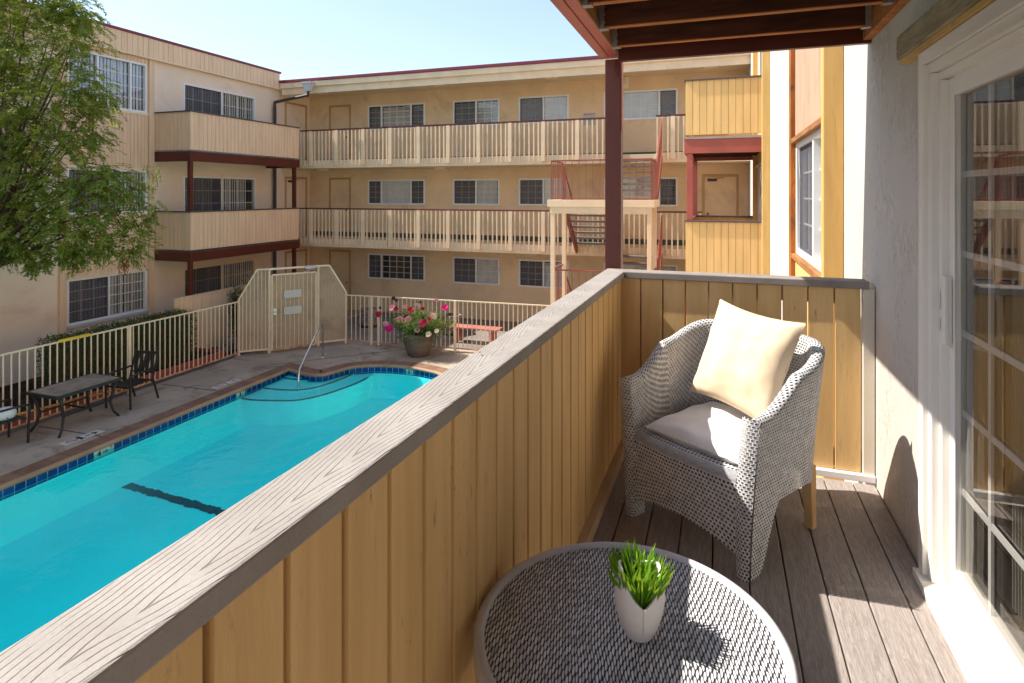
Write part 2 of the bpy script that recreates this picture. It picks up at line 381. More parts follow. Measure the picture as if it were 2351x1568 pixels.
    t = NT('wicker_top'); uv = t.coord('UV'); nz = t.n('ShaderNodeTexNoise'); t.l(uv, nz.inputs['Vector']); nz.inputs['Scale'].default_value = 7; nz.inputs['Detail'].default_value = 3
    mx = t.n('ShaderNodeVectorMath', operation='MULTIPLY_ADD'); t.l(nz.outputs['Color'], mx.inputs[0]); mx.inputs[1].default_value = (.022, .022, 0); t.l(uv, mx.inputs[2])
    U, V, _ = sep(t, mx.outputs[0]); u1 = t.math('DIVIDE', U, .0072); colm = t.math('FLOOR', u1); wn = t.n('ShaderNodeTexWhiteNoise', noise_dimensions='1D'); t.l(colm, wn.inputs['W'])
    v1 = t.math('ADD', t.math('DIVIDE', V, .027), t.math('ADD', t.math('MULTIPLY', t.math('MODULO', colm, 2.), .5), t.math('MULTIPLY', wn.outputs[0], .25)))
    fy = t.math('SUBTRACT', t.math('FRACT', v1), .5); fx = t.math('SUBTRACT', t.math('SUBTRACT', t.math('FRACT', u1), .5), t.math('MULTIPLY', fy, .35))
    d = t.math('SQRT', t.math('ADD', t.math('MULTIPLY', fx, fx), t.math('MULTIPLY', t.math('MULTIPLY', fy, fy), .62))); gr = t.math('SUBTRACT', 1., t.ramp(d, .31, .48))
    cr2 = t.n('ShaderNodeTexWhiteNoise', noise_dimensions='2D'); cv = t.n('ShaderNodeCombineXYZ'); t.l(colm, cv.inputs[0]); t.l(t.math('FLOOR', v1), cv.inputs[1]); t.l(cv.outputs[0], cr2.inputs['Vector'])
    c = t.mix(gr, (.03, .03, .045), t.mix(cr2.outputs['Value'], (.50, .50, .51), (.86, .86, .87))); M['wicker_top'] = t.done(t.bsdf(c, .5, .3, 0, t.bump(gr, .9, .006)))
    M['wicker_rim'] = surf('wicker_rim', (.60, .59, .60), .5, .35, 0, .1, 6, .25, 90, .003)
    # --- glass: clear pane with a mirror-like coat
    def glass(name, tint, ior):
        t = NT(name); f = schlick(t, ior)
        tr = t.n('ShaderNodeBsdfTransparent'); tr.inputs[0].default_value = c4(tint); gl = t.n('ShaderNodeBsdfGlossy'); gl.inputs['Roughness'].default_value = .01
        ms = t.n('ShaderNodeMixShader'); t.l(f, ms.inputs[0]); t.l(tr.outputs[0], ms.inputs[1]); t.l(gl.outputs[0], ms.inputs[2]); M[name] = t.done(ms.outputs[0])
    glass('glass', (.88, .90, .91), .12); glass('door_glass', (.74, .74, .72), .16)
    def veil(name, col, f, rough=.8):
        t = NT(name); tr = t.n('ShaderNodeBsdfTransparent'); ms = t.n('ShaderNodeMixShader'); ms.inputs[0].default_value = f
        t.l(t.bsdf(col, rough), ms.inputs[2]); t.l(tr.outputs[0], ms.inputs[1]); M[name] = t.done(ms.outputs[0])
    veil('screen', (.12, .12, .14), .5); veil('grey_screen', (.20, .195, .20), .82)
    # --- perforated sheet
    t = NT('perforated'); v = t.coord(); vo = t.n('ShaderNodeTexVoronoi'); t.l(v, vo.inputs['Vector']); vo.inputs['Scale'].default_value = 45
    hm = t.math('SUBTRACT', 1., t.ramp(vo.outputs['Distance'], .25, .36)); tr = t.n('ShaderNodeBsdfTransparent'); ms = t.n('ShaderNodeMixShader')
    c = t.mix(t.ramp(t.noise(v, 1.6, 5), .45, .7), (.42, .295, .19), (.27, .18, .115))
    t.l(t.math('MULTIPLY', hm, .35), ms.inputs[0]); t.l(t.bsdf(c, .5, .35), ms.inputs[1]); t.l(tr.outputs[0], ms.inputs[2]); M['perforated'] = t.done(ms.outputs[0])
    # --- water
    t = NT('pool_water'); v = t.coord('Object', (1, 1, 1))
    h = t.math('ADD', t.noise(v, 1.6, 3, .5, .3), t.math('MULTIPLY', t.noise(v, 6, 3), .35)); nb = t.bump(h, .38, .05)
    f = schlick(t, .02, nb)
    tr = t.n('ShaderNodeBsdfTransparent'); tr.inputs[0].default_value = (.15, .93, .955, 1)
    gl = t.n('ShaderNodeBsdfGlossy'); gl.inputs['Roughness'].default_value = .03; t.l(nb, gl.inputs['Normal'])
    ms = t.n('ShaderNodeMixShader'); t.l(f, ms.inputs[0]); t.l(tr.outputs[0], ms.inputs[1]); t.l(gl.outputs[0], ms.inputs[2]); M['water'] = t.done(ms.outputs[0])
    # --- brick coping and waterline tile, laid out along UV metres
    def brick(name, sx, sy, c1, c2, mortar, msz, off, rough, bumpd=.004):
        t = NT(name); v = t.coord('UV'); b = t.n('ShaderNodeTexBrick'); t.l(v, b.inputs['Vector']); b.offset = off; b.inputs['Scale'].default_value = 1
        b.inputs['Brick Width'].default_value = sx; b.inputs['Row Height'].default_value = sy; b.inputs['Mortar Size'].default_value = msz; b.inputs['Mortar Smooth'].default_value = .2
        b.inputs['Color1'].default_value = c4(c1); b.inputs['Color2'].default_value = c4(c2); b.inputs['Mortar'].default_value = c4(mortar); b.inputs['Bias'].default_value = 0
        n = t.noise(t.coord(), 9, 5); c = t.mix(t.ramp(n, .3, .7), b.outputs[0], (.75, .75, .75), 'MULTIPLY')
        M[name] = t.done(t.bsdf(c, rough, .35, 0, t.bump(t.math('SUBTRACT', 1., b.outputs['Fac']), .6, bumpd)))
    brick('coping_brick', .23, .40, (.205, .105, .066), (.26, .145, .095), (.12, .08, .06), .006, 0, .75)
    brick('tile_band', .15, .15, (.008, .035, .20), (.012, .075, .30), (.42, .48, .52), .006, 0, .2)
    M['nosing'] = surf('coping_nosing', (.34, .22, .135), .7, .3, 0, .15, 3, .2, 30, .003)
    brick('aggregate', .02, .02, (.30, .22, .18), (.22, .16, .13), (.10, .08, .07), .004, .5, .9)
    t = NT('pebble'); v = t.coord(); vo = t.n('ShaderNodeTexVoronoi'); t.l(v, vo.inputs['Vector']); vo.inputs['Scale'].default_value = 32
    c = t.mix(sep(t, vo.outputs['Color'])[0], (.14, .10, .085), (.46, .36, .31)); M['pebble'] = t.done(t.bsdf(c, .85, .25, 0, t.bump(vo.outputs['Distance'], -.8, .02)))
    # --- leaves: colour differs leaf by leaf
    def leaf(name, cols, trans=.35):
        t = NT(name); g = t.n('ShaderNodeNewGeometry').outputs['Random Per Island']; cr = t.n('ShaderNodeValToRGB'); t.l(g, cr.inputs[0])
        e = cr.color_ramp.elements; e[0].color = c4(cols[0]); e[1].color = c4(cols[-1])
        for i, c in enumerate(cols[1:-1]): x = e.new((i + 1) / (len(cols) - 1)); x.color = c4(c)
        d = t.bsdf(cr.outputs[0], .55, .3); tl = t.n('ShaderNodeBsdfTranslucent'); t.l(t.mix(.6, cr.outputs[0], (.5, .6, .05), 'MIX'), tl.inputs[0])
        ms = t.n('ShaderNodeMixShader'); ms.inputs[0].default_value = trans; t.l(d, ms.inputs[1]); t.l(tl.outputs[0], ms.inputs[2]); M[name] = t.done(ms.outputs[0])
    leaf('tree_leaf', [(.065, .105, .014), (.115, .18, .022), (.14, .21, .03), (.20, .24, .04), (.30, .27, .05)], .42)
    leaf('sunlit_leaf', [(.16, .22, .02), (.28, .32, .035), (.42, .38, .06), (.50, .42, .10)], .5)  # yellow leaves with sunlight put into their colour
    leaf('hedge_leaf', [(.016, .04, .008), (.03, .065, .012), (.05, .09, .018)], .2)
    leaf('rose_leaf', [(.022, .05, .014), (.04, .085, .02), (.07, .13, .03), (.10, .16, .04)], .25)
    leaf('dry_leaf', [(.20, .06, .015), (.30, .10, .02), (.25, .13, .04)], .25)
    leaf('grass_blade', [(.07, .20, .012), (.13, .33, .015), (.22, .45, .03)], .35)
    for nm, c in (('rose_pink', (.72, .32, .36)), ('rose_hot', (.70, .03, .22)), ('rose_red', (.42, .02, .04)), ('rose_cream', (.78, .60, .42)), ('rose_dry', (.07, .03, .05))):
        M[nm] = surf(nm, c, .6, .25, 0, .15, 20)
mk()
# ------------------------------------------------------------------ window kit
def window(parent, fr, u0, u1, z0, z1, splits=(.5,), screens=(), cols=3, rows=3, blind='v', bmat='blind', fw=.055, cover=1.0, frame='white_vinyl', name='window', skip=(), dark=()):
    f = MB(); W = u1 - u0
    for a, b, c, d in ((u0, u0 + fw, z0, z1), (u1 - fw, u1, z0, z1), (u0 + fw, u1 - fw, z0, z0 + fw), (u0 + fw, u1 - fw, z1 - fw, z1)):
        fr.box(f, a, b, -.07, .022, c, d)
    es = [0.] + list(splits) + [1.]
    for s in splits: fr.box(f, u0 + W * s - .028, u0 + W * s + .028, -.065, .014, z0 + fw, z1 - fw)
    w = f.build(name, M[frame], parent, bevel=.004)
    for i in range(len(es) - 1):
        a = u0 + W * es[i] + (fw if i == 0 else .028); b = u0 + W * es[i + 1] - (fw if i == len(es) - 2 else .028)
        c, d = z0 + fw, z1 - fw
        fr.quad(MB(), a, b, c, d)
        p = MB(); fr.quad(p, a, b, c, d, -.05); p.build('pane', M['glass'], w, recalc=False)
        g = MB(); nc = cols if not hasattr(cols, '__len__') else cols[i]
        for k in range(1, nc): uu = a + (b - a) * k / nc; fr.box(g, uu - .008, uu + .008, -.062, -.044, c, d)
        for k in range(1, rows): zz = c + (d - c) * k / rows; fr.box(g, a, b, -.060, -.042, zz - .008, zz + .008)
        if nc > 1 or rows > 1: g.build('muntin_grid', M[frame], w)
        if i in screens:
            q = MB(); fr.quad(q, a, b, c, d, -.012); 
            sw = .02
            for aa, bb, cc, dd in ((a, a + sw, c, d), (b - sw, b, c, d), (a + sw, b - sw, c, c + sw), (a + sw, b - sw, d - sw, d)): fr.box(q, aa, bb, -.03, -.006, cc, dd)
            q.build('insect_screen', M['screen'], w, recalc=False)
        if blind and i not in skip:
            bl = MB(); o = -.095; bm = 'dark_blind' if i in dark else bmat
            if blind == 'v':
                n = max(3, int((b - a) * cover / .085)); pw = (b - a) * cover / n
                for k in range(n):
                    x0 = a + k * pw; tw = R.uniform(.25, .7)
                    pts = [fr.p(x0, o + .02, c - .03), fr.p(x0 + pw * 1.05, o - .045 * tw, c - .03), fr.p(x0 + pw * 1.05, o - .045 * tw, d + .03), fr.p(x0, o + .02, d + .03)]
                    bl.face(pts)
            else:
                n = int((d - c) / .05)
                for k in range(n):
                    zz = c + k * .05
                    bl.face([fr.p(a, o, zz), fr.p(b, o, zz), fr.p(b, o - .03, zz + .042), fr.p(a, o - .03, zz + .042)])
            bl.build('blind', M[bm], w, recalc=False)
    return w
def door(parent, fr, u0, u1, z0, z1, mat='door_paint', closer=False, kick=False, knob=1):
    f = MB()
    for a, b, c, d in ((u0 - .07, u0, z0, z1 + .07), (u1, u1 + .07, z0, z1 + .07), (u0, u1, z1, z1 + .07)): fr.box(f, a, b, -.05, .025, c, d)
    fr_o = f.build('door_frame', M['door_frame'], parent, bevel=.004)
    p = MB(); fr.box(p, u0 + .006, u1 - .006, -.09, -.02, z0 + .01, z1 - .006); d = p.build('door', M[mat], parent, bevel=.004)
    h = MB(); uu = u1 - .09 if knob > 0 else u0 + .09
    q = fr.p(uu, -.02, z0 + .95); h.tube([q, q + fr.N * .05], .012, 8); h.lathe([(0, -.03), (.022, -.022), (.03, 0), (.022, .022), (0, .03)], q + fr.N * .055, 10)
    fr.box(h, uu - .03, uu + .03, -.02, -.012, z0 + .86, z0 + 1.04); h.build('knob', M['brass'], d)
    if closer:
        c = MB(); fr.box(c, u0 + .08, u0 + .34, -.02, .05, z1 - .13, z1 - .06); c.bar(fr.p(u0 + .3, .03, z1 - .05), fr.p(u0 + .55, .12, z1 - .03), .02, .012); c.build('door_closer', M['brass'], d)
    if kick:
        c = MB(); fr.box(c, u0 + .03, u1 - .03, -.02, -.014, z0 + .03, z0 + .3); c.build('kick_plate', M['brass'], d)
    return d
# ================================================================== GROUND AND POOL
POOL = [(-9.72, -4.0), (-9.72, 3.), (-9.72, 8.), (-9.72, 11.0)]
for px, py in ((665.9, 847.7), (704, 857.9), (736.3, 860), (759.8, 855), (784, 848), (809.6, 841.8), (853.5, 838.3), (897.5, 838.8), (941.4, 842.4), (979.5, 849.1), (1011.7, 857.9)):
    q = on_z(px, py, GZ); POOL.append((q.x, q.y))
POOL[4] = (-9.72, POOL[4][1])
POOL += [(-5.75, 12.1), (-5.35, 11.5), (-5.15, 10.8), (-5.1, 10.0), (-5.1, 3.), (-5.1, -4.0)]
def smooth_loop(pts, keep):
    out = []
    n = len(pts)
    for i in range(n - 1):
        p0, p1, p2, p3 = pts[max(i - 1, 0)], pts[i], pts[i + 1], pts[min(i + 2, n - 1)]
        if i in keep: out.append(p1); continue
        for k in range(5):
            t = k / 5
            f = lambda a, b, c, d: .5 * (2 * b + (c - a) * t + (2 * a - 5 * b + 4 * c - d) * t * t + (3 * b - a - 3 * c + d) * t ** 3)
            out.append((f(p0[0], p1[0], p2[0], p3[0]), f(p0[1], p1[1], p2[1], p3[1])))
    out.append(pts[-1]); return out
head = POOL[:5]; arc = smooth_loop(POOL[4:], ())
LOOP = head[:4] + arc
def offset(loop, d):
    out = []; n = len(loop)
    for i in range(n):
        a = Vector(loop[i - 1]); b = Vector(loop[i]); c = Vector(loop[(i + 1) % n])
        e1 = (b - a).normalized(); e2 = (c - b).normalized()
        n1 = Vector((-e1.y, e1.x)); n2 = Vector((-e2.y, e2.x)); m = (n1 + n2)
        if m.length < .2: m = n1
        m.normalize(); k = d / max(.5, m.dot(n1)); out.append((b.x + m.x * k, b.y + m.y * k))
    return out
OUT = offset(LOOP, .34); INN = offset(LOOP, -.0)
def loop_len(loop):
    L = [0.]
    for i in range(len(loop)): L.append(L[-1] + (Vector(loop[(i + 1) % len(loop)]) - Vector(loop[i])).length)
    return L
LL = loop_len(LOOP)
def strip(mb, la, za, lb, zb, v0, v1):
    n = len(la)
    for i in range(n):
        j = (i + 1) % n
        mb.face([(*la[i], za), (*la[j], za), (*lb[j], zb), (*lb[i], zb)], [(LL[i] + .001, v0), (LL[i + 1] + .001, v0), (LL[i + 1] + .001, v1), (LL[i] + .001, v1)])
def poly_fill(outer, inner, z, name, m):
    bm = bmesh.new(); es = []
    for lp in (outer, inner):
        if not lp: continue
        vs = [bm.verts.new((x, y, z)) for x, y in lp]
        es += [bm.edges.new((vs[i], vs[(i + 1) % len(vs)])) for i in range(len(vs))]
    bmesh.ops.triangle_fill(bm, use_beauty=True, use_dissolve=False, edges=es)
    for f in bm.faces:
        f.normal_update()
        if f.normal.z < 0: f.normal_flip()
    me = bpy.data.meshes.new(name); bm.to_mesh(me); bm.free()
    return link_mesh(name, me, m, None, (0, 0, 0))
MIDL = offset(LOOP, .03)
g = poly_fill([(-90, -90), (90, -90), (90, 90), (-90, 90)], OUT, GZ, 'ground', M['concrete']); tag(g, kind='structure')
mb = MB(); strip(mb, OUT, GZ + .012, MIDL, GZ + .012, 0., .38); strip(mb, OUT, GZ - .05, OUT, GZ + .012, .0, .05)
tag(mb.build('pool_coping', M['coping_brick'], origin=(0, 0, 0), recalc=True), kind='structure')
mb = MB(); NL = offset(LOOP, -.035)
strip(mb, MIDL, GZ + .0115, NL, GZ + .002, 0, .05); strip(mb, NL, GZ + .002, NL, GZ - .045, 0, .05); strip(mb, NL, GZ - .045, LOOP, GZ - .05, 0, .05)
tag(mb.build('coping_edge', M['nosing'], origin=(0, 0, 0), smooth=True), kind='structure')
WZ = GZ - .105; PF = GZ - .72
mb = MB(); strip(mb, LOOP, GZ - .05, LOOP, WZ - .10, 0.0, .2)
tag(mb.build('waterline_tiles', M['tile_band'], origin=(0, 0, 0)), kind='structure')
LW_ = [(0., WZ - .10), (-.01, WZ - .20), (-.03, WZ - .30), (-.08, WZ - .40), (-.16, WZ - .50), (-.28, PF)]
RING = [(offset(LOOP, o) if o else LOOP, z) for o, z in LW_]
fl = poly_fill(RING[-1][0], None, PF, 'pool_floor', M['plaster_pool']); tag(fl, kind='structure')
mb = MB()
for (la, za), (lb, zb_) in zip(RING, RING[1:]): strip(mb, la, za, lb, zb_, 0, .5)
tag(mb.build('pool_basin_wall', M['plaster_pool'], origin=(0, 0, 0), smooth=True, recalc=True), kind='structure')
wt = poly_fill(LOOP, None, WZ, 'pool_water', M['water']); tag(wt, kind='structure')
# steps: three curved treads, each with a row of dark edge tiles
D6 = lambda x, y: ((900 + x * .5104) * .574, (900 + y * .5104) * .574)
stp = thing('pool_steps', 'three curved underwater steps in the pool corner, each edged with dark tile', 'pool steps', (-9.2, 11.6, PF))
corner = [p for p in LOOP if p[1] > 10.9 and p[0] < -7.6]
for k, pts in enumerate((((330, 1205), (430, 1196), (520, 1210), (620, 1213), (720, 1203), (820, 1181), (900, 1150)),
                         ((200, 1268), (305, 1281), (430, 1293), (570, 1295), (700, 1278), (830, 1240), (960, 1190), (1060, 1140)),
                         ((60, 1345), (185, 1371), (360, 1379), (540, 1378), (700, 1352), (880, 1300), (1070, 1226), (1180, 1160)))):
    zt = WZ - .03 - .04 * k; line = []
    for x, y in pts: q = on_z(*D6(x, y), zt); line.append((q.x, q.y))
    line = smooth_loop(line, ())
    mb = MB(); c = Vector((-9.7, 12.2)); n = len(line)
    for i in range(n - 1):
        a, b = line[i], line[i + 1]
        mb.face([(*a, zt), (*b, zt), (c.x, c.y, zt)]); mb.face([(*a, PF), (*b, PF), (*b, zt), (*a, zt)])
    st = mb.build('step_tread', M['step_pool'], stp, recalc=True)
    mb = MB(); lo = []
    for i in range(n):
        a = Vector(line[max(i - 1, 0)]); b = Vector(line[min(i + 1, n - 1)]); d = (b - a).normalized(); lo.append((line[i][0] - d.y * .055, line[i][1] + d.x * .055))
    for i in range(3, n - 4):
        if k == 2 and 0: continue
        mb.hexa([(*line[i], zt - .01), (*line[i + 1], zt - .01), (*lo[i + 1], zt - .01), (*lo[i], zt - .01), (*line[i], zt + .006), (*line[i + 1], zt + .006), (*lo[i + 1], zt + .006), (*lo[i], zt + .006)])
    mb.build('edge_tiles', M['dark_tile'], st)
# dark tile line across the floor where it starts to slope
a = on_z(283, 1112, PF); b = on_z(560, 1192, PF); mb = MB(); n = 60; d = (b - a); b = a + d * 1.9
for i in range(n):
    t0, t1 = i / n, (i + 1) / n; p, q = a.lerp(b, t0), a.lerp(b, t1); sd = Vector((d.y, -d.x, 0)).normalized(); w0 = .085 + R.uniform(-.02, .02); w1 = .085 + R.uniform(-.02, .02)
    mb.face([p - sd * w0 + Vector((0, 0, .004)), q - sd * w1 + Vector((0, 0, .004)), q + sd * w1 + Vector((0, 0, .004)), p + sd * w0 + Vector((0, 0, .004))])
tag(mb.build('floor_tile_line', M['dark_tile']), 'dark tile stripe across the pool floor under the water', 'tile line')
# paths behind the fences
mb = MB(); mb.box(-14.39, -11.72, -20, 16.6, GZ - .02, GZ + .004); tag(mb.build('side_path', M['slate'], origin=(0, 0, 0)), kind='structure')
mb = MB(); mb.box(-11.715, 2, 14.62, 18.29, GZ - .02, GZ + .0045); tag(mb.build('courtyard_path', M['far_path'], origin=(0, 0, 0)), kind='structure')
for i, yy in enumerate((4.9, 7.25, 9.75)):
    mb = MB(); mb.bar((-11.6, yy, GZ + .003), (-10.1, yy + .05, GZ + .003), .016, .004); tag(mb.build('pavement_joint', M['soil']), kind='structure')
mb = MB(); mb.bar((-10.4, 11.7, GZ + .003), (-8.0, 14.1, GZ + .003), .014, .004); tag(mb.build('pavement_joint', M['soil']), kind='structure')
# ------------------------------------------------------------------ text
def text_mb(body, size, place):
    cu = bpy.data.curves.new('lettering', 'FONT'); cu.body = body; cu.size = size; cu.align_x = 'CENTER'; cu.align_y = 'CENTER'; cu.offset = .004 * size / .1
    ob = bpy.data.objects.new('lettering', cu); COL.objects.link(ob); dg = bpy.context.evaluated_depsgraph_get(); me = bpy.data.meshes.new_from_object(ob.evaluated_get(dg))
    mb = MB(); vs = [place(v.co.x, v.co.y) for v in me.vertices]
    for p in me.polygons: mb.face([vs[i] for i in p.vertices])
    bpy.data.objects.remove(ob); bpy.data.curves.remove(cu); bpy.data.meshes.remove(me); return mb
def marker(label, C, U, V, w, h, texts, nodive=False, group='pool depth and warning tiles'):
    C, U, V = Vector(C), Vector(U).normalized(), Vector(V).normalized(); N = U.cross(V)
    root = thing('no_diving_marker' if nodive else 'depth_marker', label, 'pool marker', tuple(C), group=group)
    mb = MB(); pts = [C + U * (i * w / 2) + V * (j * h / 2) + N * .002 for i, j in ((-1, -1), (1, -1), (1, 1), (-1, 1))]
    mb.hexa([p for p in pts] + [p + N * .006 for p in pts]); mb.build('tile', M['white_sign'], root)
    for body, size, du, dv in texts: text_mb(body, size, lambda x, y: C + U * (x + du) + V * (y + dv) + N * .0095).build('numeral' if size > .06 else 'lettering', M['ink'], root, recalc=False)
    if nodive:
        mb = MB(); n = 28
        for k in range(n):
            a0, a1 = 2 * math.pi * k / n, 2 * math.pi * (k + 1) / n
            f = lambda a, r: C + U * (math.cos(a) * r * 1.25) + V * (math.sin(a) * r) + N * .0095
            mb.face([f(a0, .055), f(a1, .055), f(a1, .072), f(a0, .072)])
        mb.face([C + U * -.062 + V * .045 + N * .0095, C + U * -.05 + V * .052 + N * .0095, C + U * .062 + V * -.045 + N * .0095, C + U * .05 + V * -.052 + N * .0095]); mb.build('prohibition_ring', M['red_ink'], root, recalc=False)
        mb = MB(); mb.face([C + U * -.03 + V * -.02 + N * .009, C + U * .02 + V * -.012 + N * .009, C + U * .02 + V * .004 + N * .009, C + U * -.03 + V * .0 + N * .009])
        mb.face([C + U * .02 + V * -.015 + N * .009, C + U * .034 + V * -.015 + N * .009, C + U * .034 + V * .005 + N * .009, C + U * .02 + V * .005 + N * .009]); mb.build('diver_symbol', M['ink'], root, recalc=False)
Z1 = lambda x, y: ((x * .5104) * .574, (1400 + y * .5104) * .574)
for nm, z in (('ground', 0),):
    q = on_z(*Z1(1825, 247), GZ); marker('small white 3 FT tile set in the concrete near the far pool corner', (q.x, q.y, GZ), (0, -1, 0), (1, 0, 0), .30, .17, [('3', .15, -.04, 0), ('FT', .05, .07, .03)])
    q = on_z(*Z1(1720, 285), GZ); marker('white no diving tile beside the 3 FT tile on the concrete', (q.x, q.y, GZ), (0, -1, 0), (1, 0, 0), .30, .17, [], True)
    q = on_z(*Z1(705, 665), GZ); marker('white 4 1/2 FT tile set in the concrete near the table', (q.x, q.y, GZ), (0, -1, 0), (1, 0, 0), .38, .2, [('4', .16, -.08, 0), ('1/2', .075, .03, 0), ('FT', .045, .13, .04)])
    q = on_z(*Z1(562, 716), GZ); marker('white no diving tile beside the 4 1/2 FT tile on the concrete', (q.x, q.y, GZ), (0, -1, 0), (1, 0, 0), .32, .19, [], True)
def face_marker(label, px, w, texts):
    q = on_x(px, 900, -9.715); marker(label, (-9.715, q.y, GZ - .12), (0, 1, 0), (0, 0, 1), w, .135, texts)
face_marker('white 3 FT tile on the blue tile band of the long pool edge', Z1(1886, 0)[0], .24, [('3', .13, -.02, 0), ('FT', .04, .07, .04)])
face_marker('white 4 1/2 FT tile on the blue tile band of the long pool edge', Z1(813, 0)[0], .34, [('4', .13, -.085, 0), ('1/2', .065, .02, 0), ('FT', .04, .12, .04)])
q = on_z(*D6(1450, 1118), GZ); bi = min(range(len(LOOP)), key=lambda i: (Vector(LOOP[i]) - Vector((q.x, q.y))).length); e = (Vector(LOOP[bi + 1]) - Vector(LOOP[bi - 1])).normalized()
marker('white 3 FT tile on the curved end of the pool below the flower pot', (LOOP[bi][0] + e.y * .012, LOOP[bi][1] - e.x * .012, GZ - .12), (e.x, e.y, 0), (0, 0, 1), .20, .135, [('3', .13, -.02, 0), ('FT', .04, .06, .04)])
# ================================================================== WING ACROSS THE POOL (left)
def rect_l(pa, ta, ba, pb, tb, bb):
    qa, qb = on_x(pa, ta, XL), on_x(pb, tb, XL); za, zb = on_x(pa, ba, XL).z, on_x(pb, bb, XL).z
    return qa.y, qb.y, (za + zb) / 2, (qa.z + qb.z) / 2
LW = thing('apartment_wing', 'long three-storey cream stucco wing across the pool with tan boarded balconies', 'apartment wing', (XL, 5, GZ))
yb0, yb1 = on_x(150, 600, XL).y, on_x(338, 600, XL).y            # the boarded bay
w3b = (yb0 + .02, yb1 - .02, 2.14, 3.45); w2b = (yb0 + .02, yb1 - .02, -.5, .62); w1b = (yb0 + .02, yb1 - .02, -3.1, -2.01)
ys0, ys1 = on_x(420, 600, XL).y, on_x(586, 600, XL).y
w3s = (ys0, ys1, 1.22, 3.17); w2s = (ys0, ys1, -1.45, .52); w1s = (ys0, ys1, -4.1, -2.13)
yd0, yd1 = on_x(657, 600, XL).y, on_x(701, 600, XL).y
dl = [(yd0, yd1, fz, fz + 2.08) for fz in (GZ + .02, DZ + .0, DZ + FL)]
holes = [w3b, w2b, w1b, w3s, w2s, w1s]
mb = MB(); wall_holes(mb, FL_, -12, YF, GZ - .05, 3.66, holes); mb.build('wall', M['peach_stucco'], LW, recalc=False)
mb = MB(); mb.box(XL - 9, XL - .01, -12, YF + 8, 3.7, 3.8); mb.box(XL - .3, XL - .02, -12, YF, 3.66, 3.74); mb.build('roof', M['roofing'], LW)
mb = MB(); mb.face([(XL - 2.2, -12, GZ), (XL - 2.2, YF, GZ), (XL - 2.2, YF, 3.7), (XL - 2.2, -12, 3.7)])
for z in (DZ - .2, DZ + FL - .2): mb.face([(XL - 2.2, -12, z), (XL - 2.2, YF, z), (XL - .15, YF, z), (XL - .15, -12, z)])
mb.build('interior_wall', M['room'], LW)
mb = MB(); siding(mb, FL_, -12, 16.55, 3.62, 4.13, .15, .016, .012, .14, .12); mb.build('parapet_siding', M['tan_siding'], LW)
mb = MB(); mb.box(XL + .0, XL + .16, -12, 16.57, 3.585, 3.62); mb.build('parapet_moulding', M['cream_trim'], LW)
mb = MB(); mb.box(XL - .15, XL + .17, -12, 16.60, 4.13, 4.20); mb.build('roof_cap', M['red_flash'], LW, bevel=.01)
mb = MB(); mb.box(XL - .2, XL + .02, -12, 16.55, 3.8, 4.13); mb.build('parapet_back', M['peach_stucco'], LW)
# boarded bay between two trim posts
for a, b in ((w1b[3], w2b[2] - .06), (w2b[3], w3b[2] - .06), (w3b[3], 3.585)):
    mb = MB(); siding(mb, FL_, yb0, yb1, a, b, .10, .012, .010, .03, .03); mb.build('bay_siding', M['tan_siding'], LW)
for z in (w1b[3], w2b[2] - .06, w2b[3], w3b[2] - .06):
    mb = MB(); mb.box(XL, XL + .05, yb0, yb1, z, z + .06); mb.build('trim_board', M['cream_trim'], LW)
for yy, w in ((yb0 - .16, .15), (yb1 + .01, .15)):
    mb = MB(); mb.box(XL, XL + .075, yy, yy + w, GZ, 3.585); mb.build('corner_trim', M['tan_siding'], LW, bevel=.006)
mb = MB(); mb.box(XL, XL + .06, yb0 + .01, yb1 - .01, w1b[2] - .07, w1b[2]); mb.build('sill', M['grey_zinc'], LW)
window(LW, FL_, *w3b, (.36, .78), (), (3, 4, 2), 4, 'v', 'lav_blind')
window(LW, FL_, *w2b, (.5,), (0,), 3, 4, 'v')
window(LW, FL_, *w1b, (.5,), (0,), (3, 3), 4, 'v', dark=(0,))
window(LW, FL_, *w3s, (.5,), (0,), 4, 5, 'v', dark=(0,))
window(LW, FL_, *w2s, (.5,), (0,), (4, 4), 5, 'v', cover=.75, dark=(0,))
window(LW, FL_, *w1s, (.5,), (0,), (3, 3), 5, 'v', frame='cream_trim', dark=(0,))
for k, d in enumerate(dl): door(LW, FL_, *d, closer=(k == 1), knob=-1)
mb = MB(); FL_.box(mb, yd0 + .28, yd0 + .58, -.018, -.012, dl[1][2] + 1.0, dl[1][2] + 1.42); mb.build('door_sign', M['brass'], LW)
